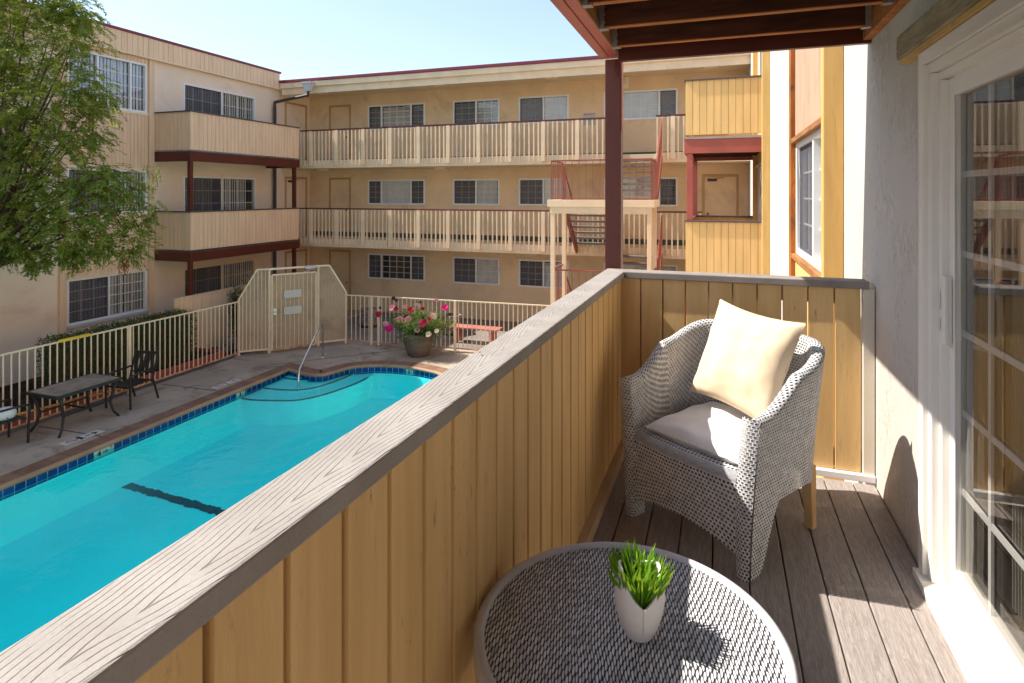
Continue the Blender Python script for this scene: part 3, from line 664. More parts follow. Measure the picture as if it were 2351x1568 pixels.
# balconies with boarded fronts
XB = -13.08; yb_n, yb_f = on_x(437, 500, XB).y, on_x(686, 500, XB).y
FB = Fr((XB, 0, 0), (0, 1, 0), (1, 0, 0)); FBs = Fr((0, yb_n, 0), (1, 0, 0), (0, -1, 0)); FBe = Fr((0, yb_f, 0), (1, 0, 0), (0, 1, 0))
for fz in (DZ, DZ + FL):
    mb = MB(); mb.box(XL, XB - .05, yb_n + .05, yb_f - .05, fz - .06, fz); b = mb.build('balcony', M['grey_mould'], LW)
    mb = MB(); mb.box(XB - .05, XB + .02, yb_n - .02, yb_f + .02, fz - .25, fz - .005); mb.box(XL + .08, XB - .05, yb_n - .02, yb_n + .05, fz - .25, fz - .005); mb.box(XL + .02, XB - .05, yb_f - .05, yb_f + .02, fz - .25, fz - .005); mb.build('rim_beam', M['red_paint'], b, bevel=.006)
    mb = MB(); mb.box(XB - .08, XB + .03, yb_n - .03, yb_f + .03, fz - .004, fz + .02); mb.box(XL + .08, XB - .08, yb_n - .03, yb_n + .06, fz - .004, fz + .02); mb.build('deck_edge', M['dark_cap'], b)
    mb = MB(); siding(mb, FB, yb_n, yb_f, fz + .055, fz + 1.05, .135, .014, .012, 0, .04); mb.build('front_boards', M['tan_siding'], b)
    mb = MB(); siding(mb, FBs, XL + .08, XB - .04, fz + .055, fz + 1.05, .135, .014, .012, 0, .04); mb.build('side_boards', M['tan_siding'], b)
    mb = MB(); siding(mb, FBe, XL + .02, XB - .04, fz + .055, fz + 1.05, .135, .014, .012, 0, .04); mb.build('side_boards', M['tan_siding'], b)
    mb = MB(); mb.box(XB - .11, XB + .03, yb_n - .03, yb_f + .03, fz + 1.05, fz + 1.085); mb.box(XL + .08, XB - .11, yb_n - .03, yb_n + .08, fz + 1.05, fz + 1.085); mb.build('cap_rail', M['dark_cap'], b, bevel=.004)
    for yy in (yb_n + .06, yb_f - .14):
        mb = MB(); mb.box(XB - .12, XB - .02, yy - .05, yy + .05, fz - FL + (1.09 if fz > 0 else -.02), fz - .25); mb.build('post', M['red_paint'], b, bevel=.006)
# gutter head and downspout in the inner corner
ds = thing('downspout', 'dark downspout with pale funnel head bending from the roof edge into the inner corner', 'downspout', (XL + .1, 16.7, GZ))
h0 = on_y(706, 205, 16.32); top = Vector((h0.x, 16.35, 3.42))
mb = MB(); mb.hexa([top + Vector(p) for p in ((-.07, -.07, 0), (.07, -.07, 0), (.07, .07, 0), (-.07, .07, 0), (-.17, -.10, .26), (.17, -.10, .26), (.17, .10, .26), (-.17, .10, .26))]); mb.box(top.x - .19, top.x + .19, top.y - .12, top.y + .12, 3.68, 3.73); mb.build('funnel_head', M['grey_zinc'], ds)
mb = MB(); xd = XL + .12; yd = on_x(631, 300, xd).y; mb.tube([top + Vector((0, 0, .02)), top + Vector((0, 0, -.12)), (xd, yd, 3.12), (xd, yd, 2.9), (xd, yd, GZ + .1)], .055, 8); mb.build('pipe', M['dark_pipe'], ds, bevel=.0)
# ================================================================== END WING (far)
FW = thing('apartment_building', 'tan stucco three-storey building at the far end of the pool with open walkways', 'apartment building', (-7, YF, GZ))
def rect_f(pa, ta, pb, tb, ba, bb=None):
    a, b = on_y(pa, ta, YF), on_y(pb, tb, YF); za, zb = on_y(pa, ba, YF).z, on_y(pb, bb or ba, YF).z
    return a.x, b.x, (za + zb) / 2, (a.z + b.z) / 2
X = lambda px: on_y(px, 450, YF).x
ZR = {2: (2.27, 3.16), 1: (-.38, .50), 0: (-3.03, -2.13)}
wx = [(X(845), X(976)), (X(1040), X(1147)), (X(1191), X(1306)), (X(1386), X(1556))]
wins = [(a, b, *ZR[k]) for k in (2, 1, 0) for a, b in wx]
dx0, dx1 = X(760), X(802); ddx = (X(1618), X(1690))
drs = [(dx0, dx1, f, f + 2.06) for f in (GZ + .02, DZ, DZ + FL)]; drs2 = [(ddx[0], ddx[1], DZ, DZ + 2.04)]
mb = MB(); wall_holes(mb, FF_, XL - .02, 6, GZ - .05, 3.62, wins); mb.build('wall', M['tan_stucco'], FW, recalc=False)
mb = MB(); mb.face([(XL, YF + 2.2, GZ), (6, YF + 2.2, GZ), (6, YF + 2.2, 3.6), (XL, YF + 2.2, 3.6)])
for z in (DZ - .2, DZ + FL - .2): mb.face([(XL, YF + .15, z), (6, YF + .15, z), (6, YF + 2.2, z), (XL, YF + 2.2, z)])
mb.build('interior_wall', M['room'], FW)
YE = 16.62
mb = MB(); mb.box(XL - .1, 6, YE + .05, YF + .1, 3.58, 3.70); mb.build('soffit', M['soffit'], FW)
mb = MB(); mb.box(XL - .1, 8, YE + .06, YF + 9, 3.72, 3.82); mb.build('roof', M['roofing'], FW)
mb = MB(); mb.box(XL + .16, 6, YE, YE + .05, 3.40, 3.66); mb.box(XL + .16, 6, YE - .08, YE + .0, 3.62, 3.80); mb.build('fascia_board', M['cream_trim'], FW, bevel=.005)
mb = MB(); mb.box(XL + .0, 6, YE - .12, YE + .2, 3.802, 3.90); mb.build('roof_cap', M['red_flash'], FW, bevel=.01)
blinds = [('h', {}, (0, 2)), ('h', {}, (0,)), ('v', {}, (0,)), ('v', {}, (2,)), ('v', {}, (0, 2)), ('v', {'cover': .9}, (0,)), ('v', {}, (0,)), ('v', {}, (2,)), ('v', {'skip': (1,)}, (0, 2)), ('v', {}, (0,)), ('h', {}, (0,)), ('v', {}, (0,))]
for i, w in enumerate(wins):
    wide = i % 4 in (0, 3); bt, kw, sc = blinds[i]
    kw = dict(kw)
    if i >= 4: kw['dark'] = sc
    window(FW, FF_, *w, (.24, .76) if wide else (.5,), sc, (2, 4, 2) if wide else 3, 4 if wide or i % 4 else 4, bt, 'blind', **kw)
for k, d in enumerate(drs): door(FW, FF_, *d, kick=(k > 0), knob=1)
door(FW, FF_, *drs2[0], closer=True, knob=-1)
# walkways and railings
YRL = 16.72; xa, xb = on_y(690, 400, YRL).x, on_y(1575, 400, YRL).x
so = (on_y(1398, 300, YRL).x, on_y(1506, 300, YRL).x)
bal = MB().box(-.019, .019, -.019, .019, 0, 1.16).data('baluster'); pst = MB().box(-.055, .055, -.045, .045, 0, 1.16).data('rail_post')
ball = {'h': 0}
for fz in (DZ, DZ + FL):
    gap = so if fz > 0 else None
    mb = MB(); mb.box(XL, 2.2, YRL + .03, YF - .01, fz - .24, fz); wk = mb.build('walkway', M['soffit'], FW)
    mb = MB(); mb.box(XL + .01, 2.2, YF - .03, YF - .006, fz, fz + .16); mb.build('base_strip', M['green_strip'], wk)
    segs = [(xa, so[0]), (so[1], xb + .4)] if gap else [(xa, xb + .4)]
    for sa, sb in segs:
        mb = MB(); mb.box(sa, sb, YRL - .04, YRL + .08, fz + 1.02, fz + 1.065); rl = mb.build('walkway_railing', M['rail_brown'], FW, bevel=.005)
        mb = MB(); mb.box(sa, sb, YRL, YRL + .028, fz - .24, fz + .03); mb.build('edge_board', M['cream_trim'], rl)
        n = int((sb - sa) / .147)
        for i in range(n + 1):
            x = sa + .03 + (sb - sa - .06) * i / max(1, n); me = pst if i % 7 == 3 else bal
            o = bpy.data.objects.new('rail_post' if me is pst else 'baluster', me); COL.objects.link(o)
            if not me.materials: me.materials.append(M['cream_trim'])
            o.parent = rl; ORG[o.name] = Vector((0, 0, 0)); o.location = Vector((x + R.uniform(-.008, .008), YRL - .024 if me is bal else YRL - .046, fz - .15 + .0)) - ORG[FW.name]
            o.rotation_euler = (0, R.uniform(-.006, .006), 0)
# ceiling lights, emergency lamp, notice
lts = [((741, 215), 3.575), ((1010, 202), 3.575), ((1268, 186), 3.575), ((1632, 164), 3.575), ((741, 389), DZ + FL - .243), ((1012, 386), DZ + FL - .243), ((741, 566), DZ - .243), ((1012, 580), DZ - .243)]
lm = MB().box(-.19, .19, -.07, .07, -.06, 0).data('ceiling_light'); lm.materials.append(M['light_fix'])
names = ['over the corner door on the top floor', 'over the blinds window on the top floor', 'above the third window of the top floor', 'at the right end of the top walkway', 'above the corner door on the middle floor', 'above the middle floor window pair', 'under the lowest walkway near the corner', 'under the lowest walkway between two windows']
for (pp, z), nm in zip(lts, names):
    q = on_z(*pp, z) if abs(z) > .3 else on_y(*pp, 17.3); x = on_y(pp[0], pp[1], 17.45).x
    o = link_mesh('ceiling_light', lm, None, None, (x, 17.45, z)); tag(o, 'flat cream ceiling light ' + nm, 'ceiling light', 'ceiling lights of the walkways')
q = on_y(1437, 190, YF); mb = MB(); mb.box(q.x - .10, q.x + .10, YF - .09, YF - .005, q.z - .2, q.z + .18); mb.lathe([(0, -.04), (.05, -.03), (.06, 0), (.05, .03), (0, .04)], (q.x - .02, YF - .12, q.z + .12), 12); mb.lathe([(0, -.04), (.05, -.03), (.06, 0), (.05, .03), (0, .04)], (q.x + .02, YF - .12, q.z + .0), 12)
tag(mb.build('emergency_lamp', M['light_fix'], bevel=.01), 'cream emergency lamp on the tan wall just right of the red post', 'lamp')
q0, q1 = on_y(1339, 260, YF), on_y(1367, 287, YF); nt = thing('notice_sign', 'white printed notice on the top-floor wall between the third and fourth windows', 'sign', (q0.x, YF, q1.z))
mb = MB(); mb.box(q0.x, q1.x, YF - .012, YF - .003, q1.z, q0.z); mb.build('board', M['white_sign'], nt)
mb = MB()
for k, zz in enumerate((.93, .86)): mb.box(q0.x + .02, q1.x - .02 - .06 * k, YF - .0145, YF - .013, q1.z + (q0.z - q1.z) * zz - .012, q1.z + (q0.z - q1.z) * zz)
mb.build('heading', M['red_ink'], nt)
mb = MB()
for k in range(7): mb.box(q0.x + .02, q1.x - .02 - R.uniform(0, .12), YF - .0145, YF - .013, q1.z + .03 + k * .035, q1.z + .038 + k * .035)
mb.build('printed_lines', M['grey_ink'], nt)
# ================================================================== STAIRCASE in front of the end wing
xs0, xs1 = on_y(1266, 460, 14.0).x, on_y(1498, 460, 14.0).x; xm = (xs0 + xs1) / 2
STR = thing('exterior_staircase', 'red railed outdoor staircase with cream landings before the far building', 'staircase', (xm, 15, GZ))
def railing(parent, pts, z0s, n, h=1.02, name='railing'):
    mb = MB()
    for (p, q) in zip(pts, pts[1:]):
        p, q = Vector(p), Vector(q)
        mb.bar(p + Vector((0, 0, h)), q + Vector((0, 0, h)), .035, .035); mb.bar(p + Vector((0, 0, .10)), q + Vector((0, 0, .10)), .025, .025)
        k = max(2, int((q - p).length / .16))
        for i in range(k + 1):
            w = p.lerp(q, i / k); mb.bar(w + Vector((0, 0, .0 if i in (0, k) else .1)), w + Vector((0, 0, h)), .013 if i not in (0, k) else .03, .013 if i not in (0, k) else .03, up=(0, 1, 0))
    mb.build(name, M['red_rail'], parent)
for lv, (fz_lo, fz_hi) in enumerate(((GZ, DZ), (DZ, DZ + FL))):
    zl = (fz_lo + fz_hi) / 2
    mb = MB(); mb.box(xs0, xs1, 13.9, 15.1, zl - .06, zl); ld = mb.build('landing', M['cream_trim'], STR)
    mb = MB(); mb.box(xs0 - .06, xs1 + .06, 13.84, 13.9, zl - .10, zl + .07); mb.box(xs0 - .06, xs0, 13.9, 15.1, zl - .10, zl + .07); mb.box(xs1, xs1 + .06, 13.9, 15.1, zl - .10, zl + .07)
    for xx in (xs0 + .75, xm, xs1 - .7): mb.box(xx - .05, xx + .05, 13.95, 15.0, zl - .28, zl - .061)
    mb.box(xs0 + .0, xs1, 13.86, 13.93, zl - .26, zl - .101); mb.build('edge_frame', M['cream_trim'], ld, bevel=.004)
    railing(ld, [(xs0 + .02, 15.05, zl), (xs0 + .02, 13.95, zl), (xs1 - .02, 13.95, zl), (xs1 - .02, 15.05, zl)], zl, 8, name='landing_railing')
    for (u0, u1, za, zb) in ((xm + .06, xs1, zl, fz_hi), (xs0, xm - .06, zl, fz_lo)):
        y0, y1 = 15.1, 16.6; mb = MB(); nT = 7
        fl_ = None; up = zb > za
        for xx in (u0 + .03, u1 - .03): mb = MB(); mb.bar((xx, y0, za - .08), (xx, y1 + .05, zb - .08), .05, .22); fl_ = mb.build('stringer', M['red_rail'], STR)
        for i in range(nT):
            t = (i + .5) / nT; mb = MB(); yy = y0 + (y1 - y0) * t; zz = za + (zb - za) * (i + 1) / (nT + 1); mb.box(u0 + .06, u1 - .06, yy - .13, yy + .13, zz - .05, zz); mb.build('tread', M['far_path'], fl_)
        for xx in (u0 + .02, u1 - .02): railing(fl_, [(xx, y0, za), (xx, y1, zb)], 0, 6, .95, 'stair_railing')
for xx, yy in ((xs0 + .06, 13.93), (xs1 - .06, 13.93), (xs0 + .06, 15.05), (xs1 - .06, 15.05)):
    mb = MB(); mb.box(xx - .05, xx + .05, yy - .05, yy + .05, GZ, (DZ + DZ + FL) / 2 - .101); mb.build('post', M['cream_paint'], STR, bevel=.006)
# ================================================================== OUR OWN WING (right)
yW = lambda px, o=0.: on_x(px, 600, WX - o).y
RW = thing('apartment_wing', 'near white stucco wing on the right with sliding glass door and boarded window bays', 'apartment wing', (WX, 6, GZ))
zb = lambda px, py: on_x(px, py, WX).z
d_y1 = yW(2130); d_y0 = .95; d_z1 = zb(2122, 134)
door_hole = (d_y0, d_y1, DZ - .02, d_z1)
b1a, b1b = yW(1938) + .10, yW(1833); bw1 = (b1a + .12, b1b - .02, zb(1835, 583), zb(1835, 328)); b2a, b2b = yW(1763), 13.2
bw1u = (bw1[0], bw1[1], 1.95, 3.2); bw2 = (b2a + .25, b2b - .5, bw1[2], bw1[3]); bw2u = (b2a + .25, b2b - .5, 1.95, 3.2)
mb = MB(); wall_holes(mb, FR_, -6, YF + .3, GZ - .05, 3.7, [door_hole, bw1, bw1u, bw2, bw2u], .16); mb.build('wall', M['white_stucco'], RW, recalc=False)
mb = MB(); mb.box(WX + .01, 9, -6, YF + 3, 3.7, 3.9); mb.build('roof', M['roofing'], RW)
mb = MB(); mb.box(WX - .05, WX + .2, -6, YF, 3.9, 4.02); mb.build('roof_cap', M['red_flash'], RW)
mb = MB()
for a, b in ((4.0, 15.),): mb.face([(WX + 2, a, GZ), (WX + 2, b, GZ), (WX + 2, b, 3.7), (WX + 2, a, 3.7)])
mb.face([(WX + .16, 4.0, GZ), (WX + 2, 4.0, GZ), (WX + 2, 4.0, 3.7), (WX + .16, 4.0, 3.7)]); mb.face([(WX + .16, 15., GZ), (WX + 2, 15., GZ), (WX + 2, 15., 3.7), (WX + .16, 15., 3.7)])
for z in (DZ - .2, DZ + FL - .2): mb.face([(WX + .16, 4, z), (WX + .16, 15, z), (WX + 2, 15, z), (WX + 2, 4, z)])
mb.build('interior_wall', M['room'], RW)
for (a, b, w, wu, up_m) in ((b1a, b1b, bw1, bw1u, 'peel_siding'), (b2a, b2b, bw2, bw2u, 'yellow_siding')):
    mb = MB(); siding(mb, FR_, a, b, GZ, w[2] - .05, .10, .012, .01, .03, .028); mb.build('bay_siding', M['yellow_siding'], RW)
    mb = MB(); siding(mb, FR_, a, b, w[3] + .05, wu[2], .05 if up_m[0] == 'p' else .1, .010, .01, .03, .028); mb.build('bay_siding', M[up_m], RW)
    mb = MB(); siding(mb, FR_, a, b, wu[3], 3.69, .1, .012, .01, .03, .028); mb.build('bay_siding', M['yellow_siding'], RW)
    for z0, z1 in ((w[2] - .05, w[2]), (w[3], w[3] + .05)):
        mb = MB(); FR_.box(mb, a, b, .001, .07, z0, z1); mb.build('sill', M['fir_beam' if up_m[0] == 'p' else 'cream_trim'], RW, bevel=.004)
    for z0, z1 in ((w[2], w[3]), (wu[2], wu[3])):
        mb = MB()
        for u0, u1 in ((a, w[0]), (w[1], b)): FR_.box(mb, u0, u1, .001, .026, z0, z1)
        mb.build('side_casing', M['cream_trim'], RW)
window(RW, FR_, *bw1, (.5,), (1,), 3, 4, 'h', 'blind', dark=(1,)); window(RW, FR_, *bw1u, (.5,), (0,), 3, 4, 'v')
window(RW, FR_, *bw2, (.5,), (1,), 3, 4, 'v'); window(RW, FR_, *bw2u, (.5,), (1,), 3, 4, 'v')
def pilaster(y0, w, o, m, z0=GZ, z1=3.69):
    mb = MB(); FR_.box(mb, y0, y0 + w, .002, o, z0, z1); mb.build('corner_trim', M[m], RW, bevel=.006)
pilaster(yW(1938), .095, .125, 'ochre_trim'); pilaster(b1b + .002, .16, .075, 'rust_wood'); pilaster(yW(1768), .11, .12, 'ochre_trim'); pilaster(b2b + .002, .12, .12, 'ochre_trim')
# sliding door: stepped frame, fixed muntin grid, plate handle
SD = MB(); top = d_z1
def step(y, w, o0, o1, zt, h): FR_.box(SD, y - w, y, o0, o1, DZ + .03, zt - h); FR_.box(SD, d_y0, y, o0, o1, zt - h, zt)
step(d_y1 + .012, .052, -.02, .030, top + .012, .052); step(d_y1 - .04, .042, -.05, .012, top - .04, .042); step(d_y1 - .082, .033, -.10, -.012, top - .082, .033)
FR_.box(SD, d_y0, d_y1 + .012, -.12, .05, DZ - .02, DZ + .03); FR_.box(SD, d_y0, d_y1 - .082, -.115, -.02, DZ + .03, DZ + .05)
FR_.box(SD, d_y0, d_y1 - .082, -.030, -.022, DZ + .05, DZ + .07); FR_.box(SD, d_y0, d_y1 - .082, -.115, -.108, DZ + .05, DZ + .07)
SDo = SD.build('sliding_door', M['door_vinyl'], RW, bevel=.004)
ps0 = d_y1 - .116; pst_w = .055; pz0, pz1 = DZ + .055, top - .116
P = MB(); FR_.box(P, ps0 - pst_w, ps0, -.085, -.035, pz0, pz1); FR_.box(P, d_y0, ps0 - pst_w, -.085, -.035, pz0, pz0 + .09); FR_.box(P, d_y0, ps0 - pst_w, -.085, -.035, pz1 - .07, pz1)
P.build('door_sash', M['door_vinyl'], SDo, bevel=.004)
gy1 = ps0 - pst_w; gz0, gz1 = pz0 + .09, pz1 - .07
q = MB(); FR_.quad(q, d_y0, gy1, gz0, gz1, -.055); q.build('glass_pane', M['door_glass'], SDo, recalc=False)
q = MB(); FR_.quad(q, d_y0, gy1, gz0, gz1, -.072); q.build('glass_pane', M['door_glass'], SDo, recalc=False)
mu = MB(); rows = 6
for k in range(1, rows): z = gz0 + (gz1 - gz0) * k / rows; FR_.box(mu, d_y0, gy1, -.067, -.060, z - .011, z + .011)
yy = gy1 - .235
while yy > d_y0: FR_.box(mu, yy - .011, yy + .011, -.068, -.059, gz0, gz1); yy -= .29
mu.build('muntin_grid', M['white_vinyl'], SDo)
hz = on_x(2185, 725, WX).z
h = MB(); FR_.box(h, ps0 - .045, ps0 + .004, -.035, -.008, hz - .13, hz + .13); h.build('handle_plate', M['door_vinyl'], SDo, bevel=.008)
h = MB(); c = FR_.p(ps0 + .012, -.015, hz - .02); h.tube([c - Vector((.004, 0, 0)), c + Vector((.012, 0, 0))], .018, 14); FR_.box(h, ps0 + .004, ps0 + .02, -.03, -.012, hz - .09, hz + .07); h.build('door_lock', M['door_vinyl'], SDo, bevel=.004)
h = MB(); py_ = gy1 - .05
h.tube([FR_.p(py_ + .03, -.09, hz - .12), FR_.p(py_ - .02, -.125, hz - .12), FR_.p(py_ - .05, -.14, hz - .06), FR_.p(py_ - .055, -.14, hz), FR_.p(py_ - .05, -.14, hz + .06), FR_.p(py_ - .02, -.125, hz + .12), FR_.p(py_ + .03, -.09, hz + .12)], .011, 8); h.build('inner_handle', M['door_vinyl'], SDo, smooth=True)
# room behind the door
rm = MB(); x0, x1, y0, y1, z0, z1 = WX + .17, WX + 4.2, -2.6, 3.6, DZ + .01, DZ + 2.42
for f in ([(x1, y0, z0), (x1, y1, z0), (x1, y1, z1), (x1, y0, z1)], [(x0, y0, z0), (x1, y0, z0), (x1, y0, z1), (x0, y0, z1)], [(x0, y1, z0), (x0, y1, z1), (x1, y1, z1), (x1, y1, z0)], [(x0, y0, z1), (x1, y0, z1), (x1, y1, z1), (x0, y1, z1)]): rm.face(f)
rm.build('interior_wall', M['room_light'], RW); rm = MB(); rm.face([(x0 - .05, y0, z0), (x1, y0, z0), (x1, y1, z0), (x0 - .05, y1, z0)]); rm.build('room_floor', M['room_floor'], RW)
vb = MB()
for k in range(9):
    yy = gy1 - .03 - k * .022; vb.box(WX + .20, WX + .285, yy - .002, yy + .002, DZ + .06, top - .18)
vb.build('vertical_blind', M['blind'], SDo)
# weathered ledger above the door
lz0, lz1 = zb(2088, 137), zb(2088, 84); ly = yW(2088)
mb = MB(); FR_.box(mb, -3, ly, .002, .05, lz0, lz1); mb.build('ledger_board', M['grey_mould'], RW, bevel=.004)
mb = MB(); FR_.box(mb, -3, ly - .01, .002, .038, lz0 - .022, lz0 - .002); mb.build('flashing', M['ochre_trim'], RW)
# balconies further along this wing
YB0, YB1 = 11.0, 13.6; XR0 = on_y(1574, 500, YB0).x
FE = Fr((0, YB0, 0), (1, 0, 0), (0, -1, 0)); FE2 = Fr((0, YB1, 0), (1, 0, 0), (0, 1, 0)); FS = Fr((XR0, 0, 0), (0, 1, 0), (-1, 0, 0))
for k, (fz, rt) in enumerate(((DZ, -.47), (1.0, 2.04))):
    mb = MB(); mb.box(XR0 + .03, WX - .002, YB0 + .03, YB1 - .03, fz - .05, fz); b = mb.build('balcony', M['joist'], RW)
    mb = MB(); siding(mb, FE, XR0, WX - .03, fz + .05, rt - .03, .118, .012, .012, 0, .04); mb.build('end_boards', M['yellow_siding'], b)
    mb = MB(); siding(mb, FE2, XR0, WX - .03, fz + .05, rt - .03, .118, .012, .012, 0, .04); mb.build('end_boards', M['yellow_siding'], b)
    mb = MB(); siding(mb, FS, YB0 + .04, YB1 - .04, fz + .05, rt - .03, .118, .012, .012, 0, .04); mb.build('front_boards', M['yellow_siding'], b)
    mb = MB(); mb.box(XR0 - .02, WX - .01, YB0 - .03, YB0 + .09, rt - .03, rt); mb.box(XR0 - .02, XR0 + .1, YB0 + .09, YB1 - .09, rt - .03, rt); mb.box(XR0 - .02, WX - .01, YB1 - .09, YB1 + .03, rt - .03, rt); mb.build('cap_rail', M['dark_cap'], b, bevel=.004)
    mb = MB(); mb.box(XR0 - .02, WX - .004, YB0 - .02, YB0 + .04, fz - .28, fz - .03); mb.box(XR0 - .02, XR0 + .06, YB0 + .04, YB1 - .04, fz - .28, fz - .03); mb.box(XR0 - .02, WX - .004, YB1 - .04, YB1 + .02, fz - .28, fz - .03); mb.build('rim_beam', M['brick_red'], b, bevel=.006)
    mb = MB(); mb.box(XR0 - .035, WX - .004, YB0 - .035, YB0 + .1, fz - .028, fz + .012); mb.build('deck_edge', M['cap_composite'], b)
    for i in range(6):
        yy = YB0 + .3 + i * .4; mb = MB(); mb.box(XR0 + .06, WX - .05, yy - .02, yy + .02, fz - .22, fz - .051); mb.build('joist', M['joist'], b)
    for yy in (YB0 + .05, YB1 - .06):
        mb = MB(); mb.box(XR0 + .02, XR0 + .12, yy - .05, yy + .05, (GZ if k == 0 else -.468), fz - .281); mb.build('post', M['brick_red'], b, bevel=.006)
wr = MB(); wr.tube([(WX - .06, YB0 + .35, .7), (WX - .09, YB0 + .33, .3), (WX - .05, YB0 + .36, .05), (WX - .10, YB0 + .34, -.15), (WX - .06, YB0 + .34, -.42)], .009, 6)
tag(wr.build('hanging_cable', M['white_vinyl'], smooth=True), 'loose pale cable dangling below the far right balcony', 'cable')
# ================================================================== OUR BALCONY
BAL = thing('balcony', 'balcony in the foreground with ochre boarded railing, grey cap rail and plank deck', 'balcony', (0, 1.5, DZ))
xc = lambda y: -.640 + .0106 * y
YE0 = 3.60
mb = MB(); x = .397 - .14 * 7; i = 0
while x < WX - .02:
    x1 = min(x + .135, WX - .012); mb.box(x, x1, -2.2, YE0 - .02, DZ - .025, DZ); x += .14
mb.build('deck_floor', M['deck_composite'], BAL, bevel=.004)
mb = MB(); mb.box(-.585, WX - .004, -2.2, YE0 - .02, DZ - .045, DZ - .0275); mb.build('deck_gap_blackout', M['joist'], BAL)  # added dark sheet keeps sunlit ground out of the plank gaps
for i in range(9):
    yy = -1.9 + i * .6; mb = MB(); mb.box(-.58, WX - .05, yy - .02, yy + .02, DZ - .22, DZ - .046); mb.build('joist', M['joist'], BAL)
# skewed front: build in a frame that follows the rail
ang = math.atan(.0106); U = Vector((math.sin(ang), math.cos(ang), 0)); Nn = Vector((math.cos(ang), -math.sin(ang), 0))
FRT = Fr((-.640, 0, 0), U, Nn); RT = -.47
cap = MB(); pts = [(-.0625, -2.3), (.0625, -2.3), (.0625, YE0 + .0), (-.0625, YE0 + .125)]
c8 = [FRT.p(u, o, z) for z in (RT - .04, RT) for o, u in pts]; cap.hexa(c8)
co = cap.build('cap_rail', M['cap_composite'], BAL, origin=None, bevel=.005)
def shift_origin(o, w):   # grain coordinates follow the board
    w = Vector(w) - ORG[BAL.name]; o.data.transform(Matrix.Translation(-w)); o.location = w
shift_origin(co, (-.615, 1.2, RT)); co.rotation_euler = (0, 0, 0)
mb = MB(); siding(mb, FRT, -2.2, YE0 - .005, DZ + .06, RT - .041, .1372, .017, .034, .045, .05, .0015); mb.build('front_boards', M['ochre_boards'], BAL)
mb = MB(); mb.hexa([FRT.p(u, o, z) for z in (DZ + .065, RT - .046) for o, u in ((.0, -2.19), (.021, -2.19), (.021, YE0 - .012), (.0, YE0 - .012))]); mb.build('groove_shade_sheet', M['joist'], BAL)  # dark sheet added to paint shade and grime into the board grooves
mb = MB(); siding(mb, FRT, -2.2, YE0 + .1, DZ - .24, RT - .041, .1372, .012, .012, -.008, .02, .0); mb.build('outer_boards', M['ochre_boards'], BAL)
mb = MB(); mb.hexa([FRT.p(u, o, z) for z in (DZ + .001, DZ + .059) for o, u in ((.0, -2.2), (.085, -2.2), (.085, YE0 - .01), (.0, YE0 - .01))]); mb.build('bottom_plate', M['base_trim'], BAL, bevel=.004)
# end railing
xe0 = FRT.p(YE0, .0625, 0).x; FEND = Fr((0, YE0 + .02, 0), (1, 0, 0), (0, -1, 0)); xe1 = WX - .065
cap = MB(); o0 = FRT.p(YE0 + .125, -.0625, 0); o1 = FRT.p(YE0, .0625, 0)
cap.hexa([(o1.x + .002, o1.y, RT - .04), (WX - .03, YE0, RT - .04), (WX - .03, YE0 + .125, RT - .04), (o0.x + .003, o0.y + .0, RT - .04), (o1.x + .002, o1.y, RT), (WX - .03, YE0, RT), (WX - .03, YE0 + .125, RT), (o0.x + .003, o0.y, RT)])
ce = cap.build('cap_rail', M['cap_composite_end'], BAL, bevel=.005); shift_origin(ce, (.1, YE0 + .06, RT))
xs = xe0 - .035; n = 10; p = (xe1 - xs) / n
for i in range(n):
    mb = MB(); u0, u1 = xs + i * p + .0035, xs + (i + 1) * p - .0035; FEND.box(mb, u0, u1, -.022, R.uniform(-.001, .0015), DZ + .04, RT - .041); mb.build('end_board', M['ochre_boards'], BAL, bevel=.003)
mb = MB(); FEND.box(mb, xs, xe1, -.062, -.024, RT - .13, RT - .041); FEND.box(mb, xs, xe1, -.062, -.024, DZ + .05, DZ + .14); FEND.box(mb, xs, xs + .42, -.075, -.064, DZ + .0, RT - .05); mb.build('end_backing', M['ochre_boards'], BAL)
mb = MB(); FEND.box(mb, xe1 + .004, WX - .004, -.03, .012, DZ + .01, RT - .041); mb.build('end_trim', M['end_post'], BAL, bevel=.004)
mb = MB(); FEND.box(mb, xs, WX - .004, -.03, .03, DZ + .002, DZ + .038); mb.build('bottom_plate', M['white_vinyl'], BAL, bevel=.003)
# ================================================================== DECK OVERHEAD
UP = thing('overhead_deck', 'red beam, dark joists and corner post of the balcony above', 'deck', (0, 1.5, .87))
bx0, bx1 = -.71, -.595; jz0, jz1 = .872, 1.08
mb = MB(); mb.box(bx0, bx0 + .055, -2.4, 3.74, .86, 1.12); mb.build('rim_beam', M['brick_red'], UP, bevel=.004)
mb = MB(); mb.box(bx0 + .057, bx1 - .002, -2.4, 3.735, .866, 1.10); mb.build('inner_beam', M['brick_red'], UP, bevel=.004)
mb = MB(); mb.box(bx1 - .0015, bx1 + .002, -2.4, 3.66, .868, 1.10); mb.build('beam_face', M['fir_beam'], UP)
mb = MB(); mb.box(bx1 + .003, WX - .003, 3.69, 3.73, .825, 1.08); mb.build('end_joist', M['red_paint'], UP, bevel=.003)
mb = MB(); mb.box(WX - .045, WX - .003, -2.4, 3.688, .84, 1.08); mb.build('wall_ledger', M['joist_edge'], UP, bevel=.003)
